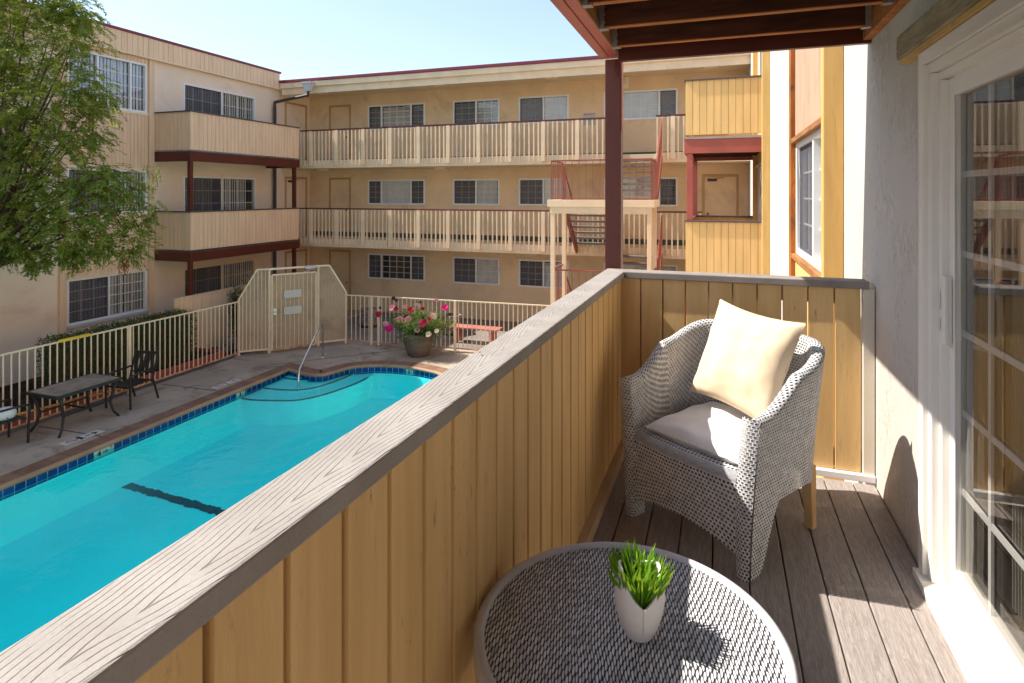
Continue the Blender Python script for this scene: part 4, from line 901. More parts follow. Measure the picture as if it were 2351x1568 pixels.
for k in range(14):
    yy = 3.50 - k * .41
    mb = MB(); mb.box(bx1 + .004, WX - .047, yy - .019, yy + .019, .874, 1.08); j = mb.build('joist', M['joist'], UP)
    mb = MB(); mb.box(bx1 + .02, WX - .06, yy - .0195, yy + .0195, .868, .8735); mb.build('joist_edge', M['joist_edge'], j)  # orange strip paints bounced light along the joist's bottom edge
    mb = MB()
    for s in (-1, 1): mb.box(bx1 + .003, bx1 + .03, yy + s * .0215 - .0012, yy + s * .0215 + .0012, .862, 1.04); mb.box(bx1 + .003, bx1 + .0055, yy + s * .022, yy + s * .05, .88, 1.05)
    mb.box(bx1 + .003, bx1 + .05, yy - .0225, yy + .0225, .861, .8645)
    for q in range(4): mb.box(bx1 + .03, bx1 + .036, yy - .025, yy - .0205, .89 + q * .04, .90 + q * .04)
    mb.build('joist_hanger', M['galv'], j)
    mb = MB(); mb.box(WX - .09, WX - .047, yy - .0225, yy + .0225, .861, .8645); mb.box(WX - .075, WX - .047, yy - .0225, yy - .0202, .862, 1.0); mb.build('joist_hanger', M['galv'], j)
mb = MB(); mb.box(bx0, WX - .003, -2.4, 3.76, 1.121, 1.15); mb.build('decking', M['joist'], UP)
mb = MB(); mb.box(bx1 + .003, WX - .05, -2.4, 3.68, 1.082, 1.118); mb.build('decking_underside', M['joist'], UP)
q = on_y(1410, 400, 3.80); mb = MB(); mb.box(q.x - .05, q.x + .05, 3.75, 3.85, GZ, .856); mb.build('post', M['red_paint'], UP, bevel=.004)
mb = MB(); mb.box(q.x + .0505, q.x + .0535, 3.765, 3.835, .40, .86)
mb.build('post_strap', M['brick_red'], UP)
# ================================================================== WICKER ARMCHAIR
FRl, FLl, BRl = on_z(1716, 1345, DZ), on_z(1456, 1166, DZ), on_z(1886, 1222, DZ)
f = (FRl - BRl).normalized(); f2 = Vector((f.x, f.y, 0)).normalized(); Xd = Vector((-f2.y, f2.x, 0)); cen = (FLl + BRl) / 2
rz = math.atan2(Xd.y, Xd.x); hw = .335; hd = .315
CH = thing('wicker_armchair', 'grey white woven wicker tub armchair with cream pillow in the balcony corner', 'armchair', (cen.x, cen.y, DZ), rz)
def path(s):    # U in plan: front-left, round the back, front-right
    L1 = .30; arcL = 2 * (hw + (hd - (L1 - hd)))  # straight then round back
    y1 = -hd + L1
    if s < .25: t = s / .25; return Vector((-hw, -hd + L1 * t)), Vector((1, 0))
    if s > .75: t = (s - .75) / .25; return Vector((hw, y1 - L1 * t)), Vector((-1, 0))
    a = math.pi * (1 - (s - .25) / .5); ca, sa = math.cos(a), math.sin(a); e = .55
    x = hw * math.copysign(abs(ca) ** e, ca); y = y1 + (hd - y1) * abs(sa) ** e
    n = Vector((-math.copysign(abs(ca) ** (2 - e), ca) / hw, -abs(sa) ** (2 - e) / (hd - y1))); return Vector((x, y)), n.normalized()
def ss(a, b, x): t = max(0, min(1, (x - a) / (b - a))); return t * t * (3 - 2 * t)
def ztop(s): m = 1 - abs(2 * s - 1); return .645 + .005 * math.sin(m * 9) + .215 * ss(.10, .78, m)
def zbot(s):
    m = min(s, 1 - s)
    if m < .05: return 0.
    return .27 * ss(.05, .17, m) - .05 * ss(.24, .40, m) + .03 * ss(.41, .5, m)
SC_ = [0.]; NS = 96; prev = path(0)[0]
for i in range(1, NS + 1): c = path(i / NS)[0]; SC_.append(SC_[-1] + (c - prev).length); prev = c
th = .062
def section(s):
    p, n = path(s); zt, z0 = ztop(s), zbot(s); pts = []; v = 0
    flare = lambda z: .040 * (z / .6) ** 1.5
    no = 22
    for k in range(no + 1):
        z = z0 + (zt - .03 - z0) * k / no; pts.append((-flare(z) + .012, z))
    for a in range(1, 8): t = math.pi * a / 8; pts.append((-flare(zt) + .012 + th / 2 - math.cos(t) * th / 2, zt - .03 + math.sin(t) * .032))
    for k in range(9): z = zt - .03 + (.34 - zt + .03) * k / 8; pts.append((-flare(zt) + .012 + th + .02 * k / 8, z))
    return [Vector((p.x + n.x * o, p.y + n.y * o, z)) for o, z in pts]
mb = MB(); secs = [section(i / NS) for i in range(NS + 1)]; NV = len(secs[0])
Vc = []
for sct in secs:
    L = [sct[0].z]
    for a, b in zip(sct, sct[1:]): L.append(L[-1] + (b - a).length)
    Vc.append(L)
base = len(mb.v)
for sct in secs: mb.v += sct
for i in range(NS):
    for k in range(NV - 1):
        a = i * NV + k; mb.f.append((a, a + NV, a + NV + 1, a + 1)); mb.uv.append([(SC_[i], Vc[i][k]), (SC_[i + 1], Vc[i + 1][k]), (SC_[i + 1], Vc[i + 1][k + 1]), (SC_[i], Vc[i][k + 1])])
mb.build('woven_shell', M['wicker'], CH, smooth=True)
for sgn in (-1, 1):     # arm fronts run down into the woven front legs
    mb = MB(); xo = hw
    def ff(u, v, sgn=sgn): z = v * .655; w = .075 - .02 * (1 - min(1, z / .3)); x = xo + .040 * (z / .6) ** 1.5 - .012; return (sgn * (x - u * w), -hd - .012 - .012 * math.sin(math.pi * u), z)
    mb.grid(ff, 4, 22, lambda u, v: (u * .075 + .3, v * .655))
    def fi(u, v, sgn=sgn): z = v * .42; w = .075 - .02 * (1 - min(1, z / .3)); x = xo + .040 * (z / .6) ** 1.5 - .012; return (sgn * (x - w), -hd - .012 + u * .075, z)
    mb.grid(fi, 3, 14, lambda u, v: (u * .07, v * .42))
    def fb(u, v, sgn=sgn): z = v * .27; w = .075 - .02 * (1 - min(1, z / .3)); x = xo + .040 * (z / .6) ** 1.5 - .012; return (sgn * (x - w * (1 - u)), -hd + .063, z)
    mb.grid(fb, 3, 10, lambda u, v: (u * .07, v * .27)); mb.build('front_leg', M['wicker'], CH, smooth=True)
    mb = MB(); x = sgn * (hw - .055); mb.hexa([(x - .017, hd - .075, 0), (x + .017, hd - .075, 0), (x + .017, hd - .035, 0), (x - .017, hd - .035, 0), (x - .027, hd - .11, .30), (x + .027, hd - .11, .30), (x + .027, hd - .06, .30), (x - .027, hd - .06, .30)]); mb.build('rear_leg', M['pale_wood'], CH, bevel=.004)
xi = hw - .07
def apron(u, v):
    x = -xi + 2 * xi * u; zb_ = .085 + .055 * (1 - (2 * u - 1) ** 2); yf = -hd - .012 - .02 * (1 - (2 * u - 1) ** 2)
    if v < .6: t = v / .6; return (x, yf, zb_ + (.375 - zb_) * t)
    t = (v - .6) / .4; a = t * math.pi / 2
    if t < .5: a = t * math.pi; return (x, yf + .035 * (1 - math.cos(a)), .375 + .03 * math.sin(a))
    return (x, yf + .035 + (hd + .22) * (t - .5) * 2, .405)
mb = MB(); mb.grid(apron, 28, 40, lambda u, v: (u * 2 * xi, v * .34 if v < .6 else (.204 + (v - .6) / .4 * .55))); mb.build('seat_weave', M['wicker'], CH, smooth=True)
mb = MB(); mb.box(-xi + .01, xi - .01, -hd + .04, hd - .13, .30, .34); mb.build('weave_sight_block', M['dark_metal'], CH)  # unseen dark box added so nothing bright shows through the weave
Rz = Matrix.Rotation(rz, 4, 'Z'); CM = Matrix.Translation((cen.x, cen.y, DZ)) @ Rz
def puff(name, W, H, T, mat_, label, cat, mtx, pw=.42, n=30, square=1.0, pinch=.05):
    mb = MB()
    for sg in (-1, 1):
        def fn(u, v, sg=sg):
            a, b = 2 * u - 1, 2 * v - 1
            prof = (max(0, 1 - abs(a) ** 2.6) ** pw) * (max(0, 1 - abs(b) ** 2.6) ** pw)
            sx = 1 - pinch * (1 - b * b) * abs(a) ; sy = 1 - pinch * (1 - a * a) * abs(b)
            w = noise.noise(Vector((a * 2.2 + sg * 3, b * 2.2, 5))) * .018 * prof + noise.noise(Vector((a * 6, b * 6, sg * 9))) * .004
            return (a * W / 2 * sx, sg * (T / 2 * prof) + w, b * H / 2 * sy)
        mb.grid(fn, n, n)
    o = mb.build(name, M[mat_], origin=(0, 0, 0), smooth=True); o.matrix_world = mtx; tag(o, label, cat)
    s = o.modifiers.new('sub', 'SUBSURF'); s.levels = s.render_levels = 1; return o
mt = CM @ Matrix.Translation((0, -.02, .43)) @ Matrix.Rotation(math.radians(90), 4, 'X')
puff('seat_cushion', .50, .52, .10, 'cushion', 'flat white seat cushion lying in the wicker armchair', 'cushion', mt, .3, 24, pinch=.03)
PMX = CM @ Matrix.Translation((.03, .115, .745)) @ Matrix.Rotation(math.radians(-8), 4, 'Z') @ Matrix.Rotation(math.radians(-22), 4, 'X') @ Matrix.Rotation(math.radians(4), 4, 'Y')
puff('throw_pillow', .50, .50, .17, 'pillow', 'plump cream square pillow leaning against the back of the wicker armchair', 'pillow', PMX, .5, 30, pinch=.10)
# ================================================================== ROUND TABLE with plant
q = on_z(1445, 1455, DZ); TZ = .50; tt = on_z(1442, 1456, DZ + TZ); TR = .362
TB = thing('round_table', 'round woven wicker side table with smooth pale rim in the foreground', 'table', (tt.x, tt.y, DZ))
mb = MB(); n = 64; C = Vector((tt.x, tt.y, DZ + TZ))
for k in range(n):
    a0, a1 = 2 * math.pi * k / n, 2 * math.pi * (k + 1) / n; rr = TR - .021
    p0, p1 = C + Vector((math.cos(a0), math.sin(a0), 0)) * rr, C + Vector((math.cos(a1), math.sin(a1), 0)) * rr
    rot = lambda p: ((p.x - C.x) * .97 + (p.y - C.y) * .24, (p.y - C.y) * .97 - (p.x - C.x) * .24 + 1)
    mb.face([C, p0, p1], [rot(C), rot(p0), rot(p1)])
mb.build('table_top', M['wicker_top'], TB)
mb = MB(); mb.lathe([(TR - .023, -.02), (TR - .023, .004), (TR - .019, .008), (TR - .006, .009), (TR + .002, .004), (TR + .002, -.035), (TR - .006, -.045), (TR - .03, -.045)], C, 96); mb.build('rim', M['wicker_rim'], TB, smooth=True)
mb = MB(); mb.grid(lambda u, v: (C.x + math.cos(u * 2 * math.pi) * (TR - .02 - .06 * v), C.y + math.sin(u * 2 * math.pi) * (TR - .02 - .06 * v), C.z - .04 - .10 * v), 64, 6, lambda u, v: (u * 2.1, v * .10)); mb.build('skirt', M['wicker'], TB, smooth=True)
for k in range(4):
    a = math.pi / 4 + k * math.pi / 2; mb = MB(); mb.bar(C + Vector((math.cos(a) * .29, math.sin(a) * .29, -.04)), (C.x + math.cos(a) * .31, C.y + math.sin(a) * .31, DZ), .05, .05, w2=.035, h2=.035); mb.build('leg', M['wicker_rim'], TB, bevel=.006)
pp = on_z(1467, 1452, DZ + TZ + .002)
PT = thing('potted_plant', 'small white folded-rim pot of bright green grass on the wicker table', 'plant', (pp.x, pp.y, DZ + TZ + .002))
prof = [(.0, 0), (.026, 0), (.036, .006), (.047, .03), (.0545, .06), (.0575, .088), (.0565, .112), (.052, .135), (.047, .152)]
vdir = math.radians(-72)
def rim_h(a): d = (a - vdir + math.pi) % (2 * math.pi) - math.pi; return .150 - .046 * max(0, 1 - abs(d) / 1.25) ** 1.1 + .012 * math.sin(a * 2 + 1)
def prof_r(z):
    for (r0, z0), (r1, z1) in zip(prof, prof[1:]):
        if z <= z1: return r0 + (r1 - r0) * (z - z0) / max(1e-6, z1 - z0)
    return prof[-1][0]
mb = MB(); N = 96; rings = []
def potpt(a, t, ins):
    z = rim_h(a) * t; d = (a - vdir) % (2 * math.pi); lip = .0035 * (1 - d / (2 * math.pi)) * ss(.15, .6, t)
    r = max(.001, prof_r(max(.004, z)) + lip - ins); return Vector((math.cos(a) * r, math.sin(a) * r, z))
M_ = 18
for ins, order in ((0, range(M_ + 1)), (.005, range(M_, 4, -1))):
    for m in order: rings.append([potpt(vdir + 2 * math.pi * k / N + (1e-4 if k < N else -1e-4), m / M_, ins) for k in range(N + 1)])
for rg in rings: mb.v += rg
for i in range(len(rings) - 1):
    for k in range(N): a = i * (N + 1) + k; mb.f.append((a, a + 1, a + N + 2, a + N + 1)); mb.uv.append([(0, 0)] * 4)
a0 = 0
for i in range(M_):  # the overlapping edge of the fold
    a = i * (N + 1); mb.f.append((a, a + N, a + N + (N + 1), a + N + 1)); mb.uv.append([(0, 0)] * 4)
mb.f.append(tuple(range(N))); mb.uv.append([(0, 0)] * N)
po = MB(); po.v = [v + Vector((pp.x, pp.y, DZ + TZ + .002)) for v in mb.v]; po.f = mb.f; po.uv = mb.uv
o = po.build('pot', M['white_ceramic'], PT, smooth=True); e = o.modifiers.new('edge', 'EDGE_SPLIT'); e.split_angle = math.radians(50)
mb = MB()
for k in range(280):
    a = R.uniform(0, 6.283); r = .046 * math.sqrt(R.random()); b = Vector((pp.x + r * math.cos(a), pp.y + r * math.sin(a), DZ + TZ + .085))
    ln = R.uniform(.06, .108); lean = R.uniform(.03, .36); az = a + R.uniform(-.5, .5) if R.random() < .8 else R.uniform(0, 6.28)
    d = Vector((math.cos(az) * lean, math.sin(az) * lean, 1)).normalized(); sd = d.cross(Vector((R.uniform(-1, 1), R.uniform(-1, 1), 0))).normalized(); w = R.uniform(.0025, .0048); cv = Vector((math.cos(az), math.sin(az), -.2)) * ln * .18
    P0, P1, P2, P3 = b, b + d * ln * .4 + cv * .2, b + d * ln * .75 + cv * .6, b + d * ln + cv
    i0 = len(mb.v); mb.v += [P0 - sd * w * .7, P0 + sd * w * .7, P1 - sd * w, P1 + sd * w, P2 - sd * w * .8, P2 + sd * w * .8, P3]
    for fc in ((0, 1, 3, 2), (2, 3, 5, 4), (4, 5, 6)): mb.f.append(tuple(i0 + x for x in fc)); mb.uv.append([(0, 0)] * len(fc))
mb.build('grass', M['grass_blade'], PT, recalc=False)
mb = MB(); mb.lathe([(0, .08), (.046, .08)], (pp.x, pp.y, DZ + TZ), 24); mb.build('soil', M['soil'], PT)
# ================================================================== FENCES
FXL = -11.68
def fence(name, label, segs, h=1.42, pitch=.125, post_every=None, posts=(), mat='cream_paint', rust=True, z=GZ, group='pool fences'):
    p0 = Vector((*segs[0], z)); root = thing('pool_fence', label, 'fence', tuple(p0), group=group)
    pk = MB().box(-.0095, .0095, -.0095, .0095, 0, h - .11).data('picket'); pk.materials.append(M[mat])
    for (a, b) in zip(segs, segs[1:]):
        A, B = Vector((*a, z)), Vector((*b, z)); L = (B - A).length; d = (B - A) / L
        mb = MB(); mb.bar(A + Vector((0, 0, h)), B + Vector((0, 0, h)), .032, .032); mb.build('top_rail', M[mat], root, bevel=.004)
        mb = MB(); mb.bar(A + Vector((0, 0, .10)), B + Vector((0, 0, .10)), .030, .030); mb.build('bottom_rail', M['rust_rail' if rust else mat], root, bevel=.004)
        n = int(L / pitch)
        for i in range(1, n):
            o = bpy.data.objects.new('picket', pk); COL.objects.link(o); o.parent = root; o.location = A + d * (L * i / n) + Vector((0, 0, .10)) - ORG[root.name]; o.rotation_euler = (0, 0, math.atan2(d.y, d.x)); ORG[o.name] = Vector((0, 0, 0))
    for x, y in posts:
        mb = MB(); mb.box(x - .028, x + .028, y - .028, y + .028, z, z + h + .01); p = mb.build('post', M[mat], root, bevel=.004)
        mb = MB(); mb.box(x - .07, x + .07, y - .07, y + .07, z, z + .012); mb.build('base_flange', M['concrete'], p)
    return root
G0 = on_z(548, 818, GZ); G1 = on_z(618, 812, GZ); G2 = on_z(731, 796, GZ); G3 = on_z(794, 789, GZ)
lf = fence('pool_fence', 'cream picket fence along the dark path behind the patio table', [(FXL, 4.2), (FXL, G0.y - .03)], posts=[(FXL, 9.05), (FXL, 6.2)])
rf = fence('pool_fence', 'cream picket fence running behind the flower pot to the staircase', [(G3.x + .03, G3.y + .02), (-9.02, G3.y + .08), (-4.0, 14.45)], 1.36, .125, posts=[(-9.08, G3.y + .08), (-8.86, G3.y + .10), (-6.6, 14.29)])
# ------------------------------------------------------------------ security gate
gt = thing('security_gate', 'cream perforated metal gate between two clipped side panels at the pool corner', 'gate', tuple(G0), group='pool fences')
H2, H1 = 2.22, 1.46
def panel(A, B, za, zb_, z0, name, n, m='cream_paint', rr=.032, rust='cream_paint'):
    A, B = Vector(A), Vector(B); Z = lambda z: Vector((0, 0, z))
    return A, B
def side(A, B, ha, hb, flip):
    # ha at A side (outer, low) rising over 60 % of the width to hb
    A, B = Vector(A), Vector(B); Z = lambda z: Vector((0, 0, z)); k = A.lerp(B, .60); mb = MB()
    for p, h in ((A, ha), (B, hb)): mb.bar(p, p + Z(h), .05, .05, up=(0, 1, 0))
    mb.bar(A + Z(ha), k + Z(hb), .04, .04); mb.bar(k + Z(hb), B + Z(hb), .04, .04); mb.bar(A + Z(.12), B + Z(.12), .04, .04)
    pn = mb.build('side_panel', M['cream_paint'], gt, bevel=.004)
    ht = lambda t: ha + (hb - ha) * min(1, t / .6)
    n = 8
    for i in range(1, n): t = i / n; p = A.lerp(B, t); mb = MB(); mb.bar(p + Z(.12), p + Z(ht(t)), .018, .018, up=(0, 1, 0)); mb.build('bar', M['cream_paint'], pn)
    mb = MB(); off = (B - A).cross(Vector((0, 0, 1))).normalized() * -.012
    for t0, t1 in ((0, .3), (.3, .6), (.6, 1)): mb.face([A.lerp(B, t0) + Z(.12) + off, A.lerp(B, t1) + Z(.12) + off, A.lerp(B, t1) + Z(ht(t1)) + off, A.lerp(B, t0) + Z(ht(t0)) + off])
    mb.build('perforated_sheet', M['perforated'], pn, recalc=False)
    for p in (A, B): mb = MB(); mb.box(p.x - .08, p.x + .08, p.y - .08, p.y + .08, GZ, GZ + .015); mb.build('base_flange', M['concrete'], pn)
side(G0, G1, H1, H2, 0); side(G3, G2, H1, H2, 1)
Z = lambda z: Vector((0, 0, z)); mb = MB(); mb.bar(G1 + Z(H2), G2 + Z(H2), .05, .05); mb.build('header', M['cream_paint'], gt, bevel=.004)
A, B = G1.lerp(G2, .055), G1.lerp(G2, .945); mb = MB(); gh = H2 - .16
for p, q in ((A, A + Z(gh)), (B, B + Z(gh))): mb.bar(p + Z(.06), q, .04, .04, up=(0, 1, 0))
mb.bar(A + Z(gh), B + Z(gh), .04, .04); gl = mb.build('gate_leaf', M['cream_paint'], gt, bevel=.004)
mb = MB(); mb.bar(A + Z(.08), B + Z(.08), .045, .05); mb.build('bottom_rail', M['rust_rail'], gl, bevel=.004)
for i in range(1, 10): p = A.lerp(B, i / 10); mb = MB(); mb.bar(p + Z(.08), p + Z(gh), .018, .018, up=(0, 1, 0)); mb.build('bar', M['cream_paint'], gl)
off = (B - A).cross(Z(1)).normalized(); mb = MB(); o2 = off * -.012; mb.face([A + Z(.08) + o2, B + Z(.08) + o2, B + Z(gh) + o2, A + Z(gh) + o2]); mb.build('perforated_sheet', M['perforated'], gl, recalc=False)
for z0 in (1.42, .98):
    mb = MB(); a, b = A.lerp(B, .26) + off * .024, A.lerp(B, .66) + off * .024
    mb.hexa([a + Z(z0), b + Z(z0), b + Z(z0) + off * .006, a + Z(z0) + off * .006, a + Z(z0 + .21), b + Z(z0 + .21), b + Z(z0 + .21) + off * .006, a + Z(z0 + .21) + off * .006]); mb.build('blank_plate', M['white_sign'], gl)
mb = MB(); a, b = A.lerp(B, .0) + off * .022, A.lerp(B, .10) + off * .022
mb.hexa([a + Z(1.0), b + Z(1.0), b + Z(1.0) + off * .008, a + Z(1.0) + off * .008, a + Z(1.19), b + Z(1.19), b + Z(1.19) + off * .008, a + Z(1.19) + off * .008]); lk = mb.build('lock_plate', M['cream_trim'], gl)
for z0 in (1.05, 1.14): mb = MB(); c = (a + b) / 2 + off * .01 + Z(z0); mb.tube([c, c + off * .04], [.034, .026], 12); mb.build('lock_cylinder', M['chrome'], lk)
mb = MB(); a = G1.lerp(G2, .72) + off * .05 + Z(H2 - .02); b = G1.lerp(G2, .93) + off * .05 + Z(H2 + .0); mb.bar(a, b, .06, .07); mb.bar(b + Z(-.05), G1.lerp(G2, .66) + off * .12 + Z(H2 - .12), .02, .012); mb.build('gate_closer', M['grey_zinc'], gt)
# ------------------------------------------------------------------ handrail of the pool steps
hb = on_z(*D6(765, 1035), GZ); wb = on_z(*D6(575, 1362), WZ - .33); hr = thing('pool_handrail', 'bent steel handrail rising out of the pool steps to the deck', 'handrail', tuple(hb))
pts = [hb, hb + Z(.78)]; d = (Vector((wb.x, wb.y, hb.z)) - hb); top_in = hb + d * .16 + Z(.90)
pts = [hb, hb + Z(.70), hb + d * .012 + Z(.80), hb + d * .045 + Z(.865), hb + d * .10 + Z(.885), hb + d * .17 + Z(.85), hb + d * .24 + Z(.77)]
low = Vector((wb.x, wb.y, WZ)) + Z(.30) - d * .03
pts += [low, Vector((wb.x, wb.y, WZ + .12)), wb]
mb = MB(); mb.tube(pts, .024, 12); mb.build('tube', M['chrome'], hr, smooth=True)
mb = MB(); mb.lathe([(.025, .022), (.06, .018), (.068, 0)], hb, 18); mb.build('escutcheon', M['chrome'], hr, smooth=True)
# ------------------------------------------------------------------ patio furniture in bronze metal
def patio_chair(label, loc, rz, group='bronze patio chairs'):
    t = thing('patio_chair', label, 'chair', loc, rz, group)
    S = .43; w = .27; d = .25
    mb = MB()
    for i in range(7): y = -d + .02 + i * .075; mb.box(-w + .02, w - .02, y, y + .058, S - .012, S)
    mb.box(-w, w, -d - .02, -d + .012, S - .03, S + .004); mb.box(-w, w, d - .012, d + .02, S - .03, S + .004); mb.build('seat', M['dark_metal'], t, bevel=.003)
    mb = MB(); lean = lambda z: d + .02 + (z - S) * .28
    for x in (-w, w): mb.bar((x, lean(S - .05), S - .05), (x, lean(.93), .93), .028, .03, up=(0, 1, 0))
    mb.bar((-w, lean(.93), .93), (w, lean(.93), .93), .03, .05); mb.bar((-w, lean(.56), .56), (w, lean(.56), .56), .025, .03)
    for i in range(5): x = -w + .09 + i * (2 * w - .18) / 4; mb.bar((x, lean(.56), .56), (x, lean(.91), .91), .055, .01, up=(0, 1, 0))
    mb.build('backrest', M['dark_metal'], t, bevel=.003)
    for x in (-w - .01, w + .01):
        mb = MB(); mb.bar((x, -d - .03, 0), (x, -d - .05, .64), .032, .03, up=(0, 1, 0)); mb.build('leg', M['dark_metal'], t, bevel=.003)
        mb = MB(); mb.bar((x, d + .16, 0), (x, lean(S), S), .032, .03, up=(0, 1, 0)); mb.build('leg', M['dark_metal'], t, bevel=.003)
        mb = MB(); mb.tube([(x, -d - .06, .635), (x, -d + .1, .655), (x, lean(.62) - .02, .66)], .02, 8); mb.build('arm', M['dark_metal'], t, smooth=True)
    return t
tc = (-11.08, 7.55); tb = thing('patio_table', 'low bronze patio table with tiled top beside the fence', 'table', (tc[0], tc[1], GZ))
mb = MB(); mb.box(tc[0] - .37, tc[0] + .37, tc[1] - .56, tc[1] + .56, GZ + .695, GZ + .722); mb.build('table_top', M['table_tile'], tb, bevel=.004)
mb = MB()
for a, b, c, d in ((-.4, .4, -.59, -.56), (-.4, .4, .56, .59), (-.4, -.37, -.56, .56), (.37, .4, -.56, .56)): mb.box(tc[0] + a, tc[0] + b, tc[1] + c, tc[1] + d, GZ + .67, GZ + .724)
mb.build('top_frame', M['dark_metal'], tb, bevel=.003)
for sx in (-1, 1):
    for sy in (-1, 1):
        mb = MB(); f = lambda o, u, z: (tc[0] + sx * o, tc[1] + sy * u, GZ + z); mb.tube([f(.36, .50, .68), f(.33, .46, .5), f(.30, .42, .3), f(.33, .46, .12), f(.37, .54, .0)], [.026, .026, .024, .022, .022], 8); mb.build('leg', M['dark_metal'], tb, smooth=True)
mb = MB(); mb.bar((tc[0] - .3, tc[1] - .42, GZ + .32), (tc[0] - .3, tc[1] + .42, GZ + .32), .03, .03); mb.bar((tc[0] + .3, tc[1] - .42, GZ + .32), (tc[0] + .3, tc[1] + .42, GZ + .32), .03, .03); mb.bar((tc[0] - .3, tc[1], GZ + .32), (tc[0] + .3, tc[1], GZ + .32), .03, .03); mb.build('stretcher', M['dark_metal'], tb, bevel=.003)
patio_chair('dark slatted patio chair pulled up to the far end of the tiled table', (-11.10, 8.62, GZ), math.radians(8))
c2 = patio_chair('dark patio chair cut by the left picture edge with a clear bag on its seat', (-11.30, 6.45, GZ), math.radians(176))
bg = thing('plastic_bag', 'clear plastic bag with blue label lying on the chair at the left edge', 'bag', (-11.25, 6.5, GZ + .435))
mb = MB(); mb.grid(lambda u, v: (-11.25 + math.cos(u * 6.2832) * .15 * math.sin(v * math.pi) ** .5 * (1 + .12 * math.sin(u * 19)), 6.5 + math.sin(u * 6.2832) * .17 * math.sin(v * math.pi) ** .5, GZ + .436 + .19 * (1 - math.cos(v * math.pi)) / 2), 22, 12); mb.build('film', M['bag'], bg, smooth=True)
mb = MB(); mb.box(-11.125, -11.115, 6.46, 6.58, GZ + .47, GZ + .50); mb.build('label_band', M['blue'], bg)
# yellow things on the left fence
mb = MB(); ya, yb = on_x(133, 775, FXL).y, on_x(205, 752, FXL).y
mb.bar((FXL + .01, ya, GZ + 1.45), (FXL + .01, yb, GZ + 1.45), .038, .02); mb.bar((FXL + .022, ya, GZ + 1.425), (FXL + .022, yb + .04, GZ + 1.43), .01, .03)
tag(mb.build('yellow_strap', M['yellow'], bevel=.004), 'bright yellow strip tied over the top rail of the left fence', 'strap')
mb = MB(); mb.tube([(FXL + .05, 6.5, GZ + .36), (FXL + .05, 7.7, GZ + .27), (FXL + .045, 9.0, GZ + .17)], .018, 8); tag(mb.build('skimmer_pole', M['orange_pole'], smooth=True), 'yellow pole leaning low along the left fence behind the table', 'pole')
# ------------------------------------------------------------------ bench and trash planters behind the right fence
b0, b1 = on_y(1033, 740, 15.3).x, on_y(1147, 740, 15.3).x; bn = thing('garden_bench', 'red slatted backless bench standing behind the fence', 'bench', ((b0 + b1) / 2, 15.35, GZ))
for i in range(4): mb = MB(); mb.box(b0, b1, 15.15 + i * .105, 15.15 + i * .105 + .09, GZ + .42, GZ + .46); mb.build('slat', M['bench_red'], bn, bevel=.005)
for x in (b0 + .22, b1 - .22):
    mb = MB(); mb.box(x - .05, x + .05, 15.17, 15.27, GZ, GZ + .36); mb.box(x - .05, x + .05, 15.44, 15.54, GZ, GZ + .36); mb.box(x - .05, x + .05, 15.15, 15.56, GZ + .361, GZ + .419); mb.bar((x, 15.22, GZ + .12), (x, 15.48, GZ + .36), .045, .05); mb.build('trestle', M['bench_red'], bn, bevel=.005)
for px, lab in ((848, 'pebbled concrete planter behind the fence just right of the gate'), (1038, 'pebbled concrete planter behind the fence beside the red bench')):
    x = on_y(px, 740, 16.2).x; t = thing('concrete_planter', lab, 'planter', (x, 16.2, GZ), group='pebbled concrete planters')
    mb = MB(); mb.lathe([(0, .0), (.22, .0), (.24, .03), (.27, .5), (.275, .56), (.235, .57), (.225, .5), (0, .5)], (x, 16.2, GZ), 28); mb.build('tub', M['pebble'], t, smooth=False)
    mb = MB(); mb.lathe([(.0, .0), (.31, .0), (.33, .03), (.32, .06), (.245, .06)], (x, 16.2, GZ + .001), 28); mb.build('saucer', M['dark_metal'], t)
    mb = MB(); mb.lathe([(0, .505), (.226, .505)], (x, 16.2, GZ), 20); mb.build('soil', M['soil'], t)
# ------------------------------------------------------------------ patio screen, curb, stone blocks
ys_a = on_x(394, 700, XB + .02).y; FSC = Fr((XB + .12, 0, 0), (0, 1, 0), (1, 0, 0)); ps = thing('patio_screen', 'low tan boarded screen under the lowest balcony of the left wing', 'screen wall', (XB + .12, ys_a, GZ))
mb = MB(); siding(mb, FSC, ys_a, ys_a + 3.6, GZ + .02, GZ + 1.52, .14, .012, .01, 0, .04); mb.build('boards', M['tan_siding'], ps)
mb = MB(); FSC.box(mb, ys_a, ys_a + 3.6, -.06, .02, GZ + 1.521, GZ + 1.55); mb.build('cap', M['tan_siding'], ps)
mb = MB(); mb.box(-12.05, -11.98, 5.0, 11.9, GZ + .005, GZ + .17); mb.box(-13.9, -12.06, 11.85, 11.9, GZ + .005, GZ + .17); tag(mb.build('garden_curb', M['brick_red'], bevel=.006), 'long dull red curb edging the hedge bed', 'curb')
mb = MB(); mb.box(-14.38, -12.055, 5.0, 11.84, GZ + .006, GZ + .10); mb.box(-13.6, -12.1, 11.95, 14.2, GZ + .006, GZ + .03); tag(mb.build('planting_bed', M['soil'], origin=(0, 0, 0)), kind='structure')
for i, (dx, dy, dz) in enumerate(((0, 0, 0), (.02, .32, 0), (.05, .12, .17))):
    mb = MB(); mb.box(-12.5 + dx, -12.2 + dx, 12.1 + dy, 12.38 + dy, GZ + .03 + dz, GZ + .19 + dz); tag(mb.build('stone_block', M['far_path'], bevel=.03), ['pale stone block on the ground beyond the hedge', 'second stone block farther from the hedge', 'stone block on top of the small stack'][i], 'stone block', 'stone blocks beyond the hedge')
